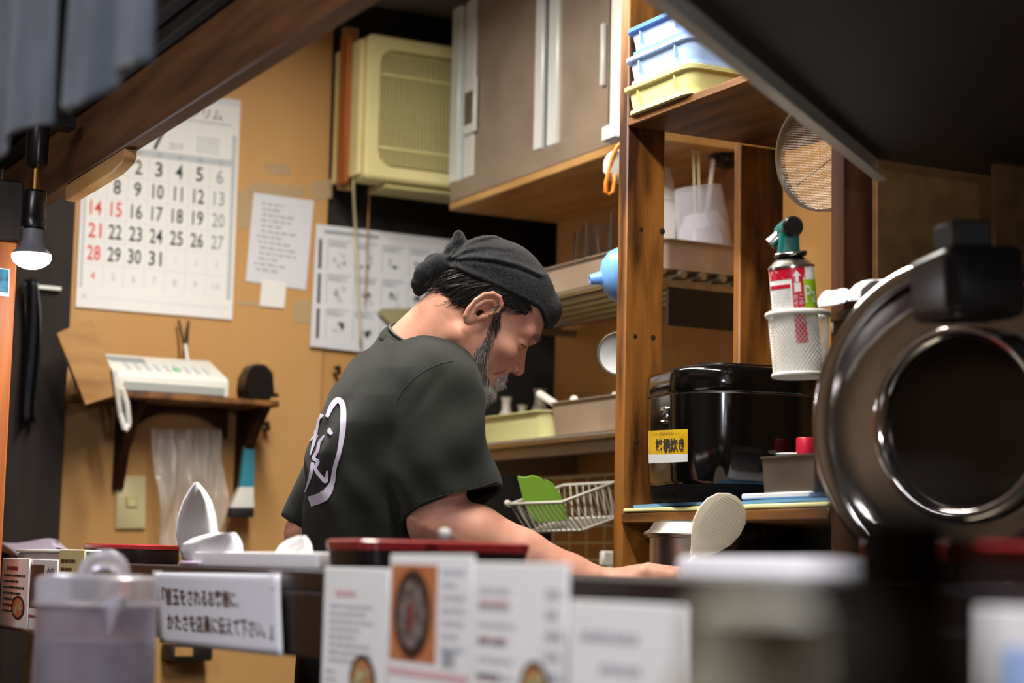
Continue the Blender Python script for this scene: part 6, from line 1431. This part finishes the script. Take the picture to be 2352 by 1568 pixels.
whiskers([(1146, 700), (1176, 688), (1220, 700), (1216, 708), (1160, 712), (1146, 722)], 400, (-0.8, 0.35), (14, 26), (0.88, 0.11, 0.01), jit=0.15, r=0.0004)
bm1.build('dark_beard', 'hair_brown', cook, smooth=180, kind='stuff'); bm2.build('grey_beard', 'hair_grey', cook, smooth=180, kind='stuff'); bm3.build('white_beard', 'hair_white', cook, smooth=180, kind='stuff')
# lashes along the lowered lid, lips
P = on_surface(bvh_body, spl([(1194, 789), (1202, 793), (1209, 798), (1215, 803)]), 0.0004)
if len(P) > 2: MB().tube(P, [0.0003+0.0006*math.sin(math.pi*i/(len(P)-1)) for i in range(len(P))], 6).build('eyelashes', 'hair', cook, smooth=180)
# dark cord at the nape
mat('strap', '#151515', 0.6)
arc = [Vector(to_world((c0_+e1_*0.0485*math.cos(t)+e2_*0.057*math.sin(t)+cn*(0.006+0.003*math.cos(t)))[None])[0]) for t in np.linspace(-1.9, 1.9, 30)]
MB().tube(arc, 0.003, 8).build('apron_strap', 'strap', cook, smooth=180)
# trousers and shoes
wc_ = Vector(to_world(lc_(866, 1410)[None].astype(float))[0]); mat('trousers', '#1c1b1d', 0.85)
hdg = Vector(PMAT @ np.array([cb_, 0, -sb2])); hdg.z = 0; hdg.normalize(); sdw = Vector((hdg.y, -hdg.x, 0))
mb = MB(); rings = []
def ringw(c, rx, ry, n=24): return [tuple(c+hdg*rx*math.cos(2*math.pi*i/n)+sdw*ry*math.sin(2*math.pi*i/n)) for i in range(n)]
loop_loft(mb, [ringw(wc_+Vector((0, 0, 0.06)), .108, .150), ringw(wc_-Vector((0, 0, 0.05)), .118, .160), ringw(wc_-Vector((0, 0, 0.16)), .122, .165), ringw(wc_-Vector((0, 0, 0.21)), .10, .15)])
for s in (-1, 1):
    hip = wc_+sdw*0.085*s-Vector((0, 0, 0.16)); kn = hip-Vector((0, 0, (hip.z)*0.46))+hdg*0.02+sdw*0.015*s; an = Vector((kn.x, kn.y, 0.09))-hdg*0.02
    loop_loft(mb, [ringw(hip, .09, .088), ringw(hip.lerp(kn, .5), .082, .08), ringw(kn, .068, .066), ringw(kn.lerp(an, .5), .062, .06), ringw(an-Vector((0, 0, 0.05)), .058, .056)])
    sh_ = MB(); f0 = Vector((an.x, an.y, 0)); rg = lambda t, w, h: [tuple(f0+hdg*t+sdw*w*math.cos(a)+Vector((0, 0, h*0.5+h*0.5*math.sin(a)))) for a in [2*math.pi*i/16 for i in range(16)]]
    loop_loft(sh_, [rg(-.08, .025, .05), rg(-.06, .036, .08), rg(0, .040, .09), rg(.08, .044, .07), rg(.14, .046, .05), rg(.18, .03, .035)]); sh_.build('shoe', 'black_matt', cook, smooth=60)
mb.build('trousers', 'trousers', cook, smooth=60)

# ------------------------------------------------------------------ rice paddle in his hand
pd = thing('rice_paddle', 'cream ribbed rice paddle held in the cook\'s hand', 'paddle', tuple(Vector(to_world(GRIP0[None].astype(float))[0])))
mat('paddle', '#e3d9bf', 0.5, sss=0.2)
ang = math.radians(56); ux = np.array([math.cos(ang), math.sin(ang), 0.0]); uy = np.array([-math.sin(ang), math.cos(ang), 0]); uz_ = np.array([0, 0, 1.0])
tilt_ = math.radians(18); uy, uz_ = uy*math.cos(tilt_)+uz_*math.sin(tilt_), uz_*math.cos(tilt_)-uy*math.sin(tilt_)
pc0 = lc_(1652, 1198, -268).astype(float)
def pw(u, v, w): return tuple(to_world((pc0+(ux*u+uy*v+uz_*w)*PS)[None])[0])
out = [(-95, 12), (-74, 24), (-52, 40), (-28, 53), (0, 58), (28, 54), (50, 40), (63, 18), (66, 0)]
out = out+[(u, -v) for u, v in reversed(out[:-1])]
mb = MB(); L1 = [pw(u, v, -2.5) for u, v in out]; L2 = [pw(u, v, 1.5) for u, v in out]; L3 = [pw(u*0.95, v*0.93, 3.0) for u, v in out]
loop_loft(mb, [L1, L2, L3]); mb.build('blade', 'paddle', pd, smooth=40)
rib = MB()
for k in range(19):
    u0 = -50+k*5.8; hwid = math.sqrt(max(0, 1-(u0/66)**2))*50 if u0 > -30 else 30+(u0+50)*0.9
    if hwid > 6: rib.tube([pw(u0, -hwid*0.86, 3.2), pw(u0+3, 0, 3.6), pw(u0, hwid*0.86, 3.2)], 1.0*PS, 5)
rib.build('ribs', 'paddle', pd, smooth=60, kind='stuff')
MB().tube([pw(-88, 0, 0), pw(-120, 0, 0), pw(-165, 0, 0), pw(-205, 0, 0)], [9*PS, 8.5*PS, 8.5*PS, 9.5*PS], 10).build('handle', 'paddle', pd, smooth=60)
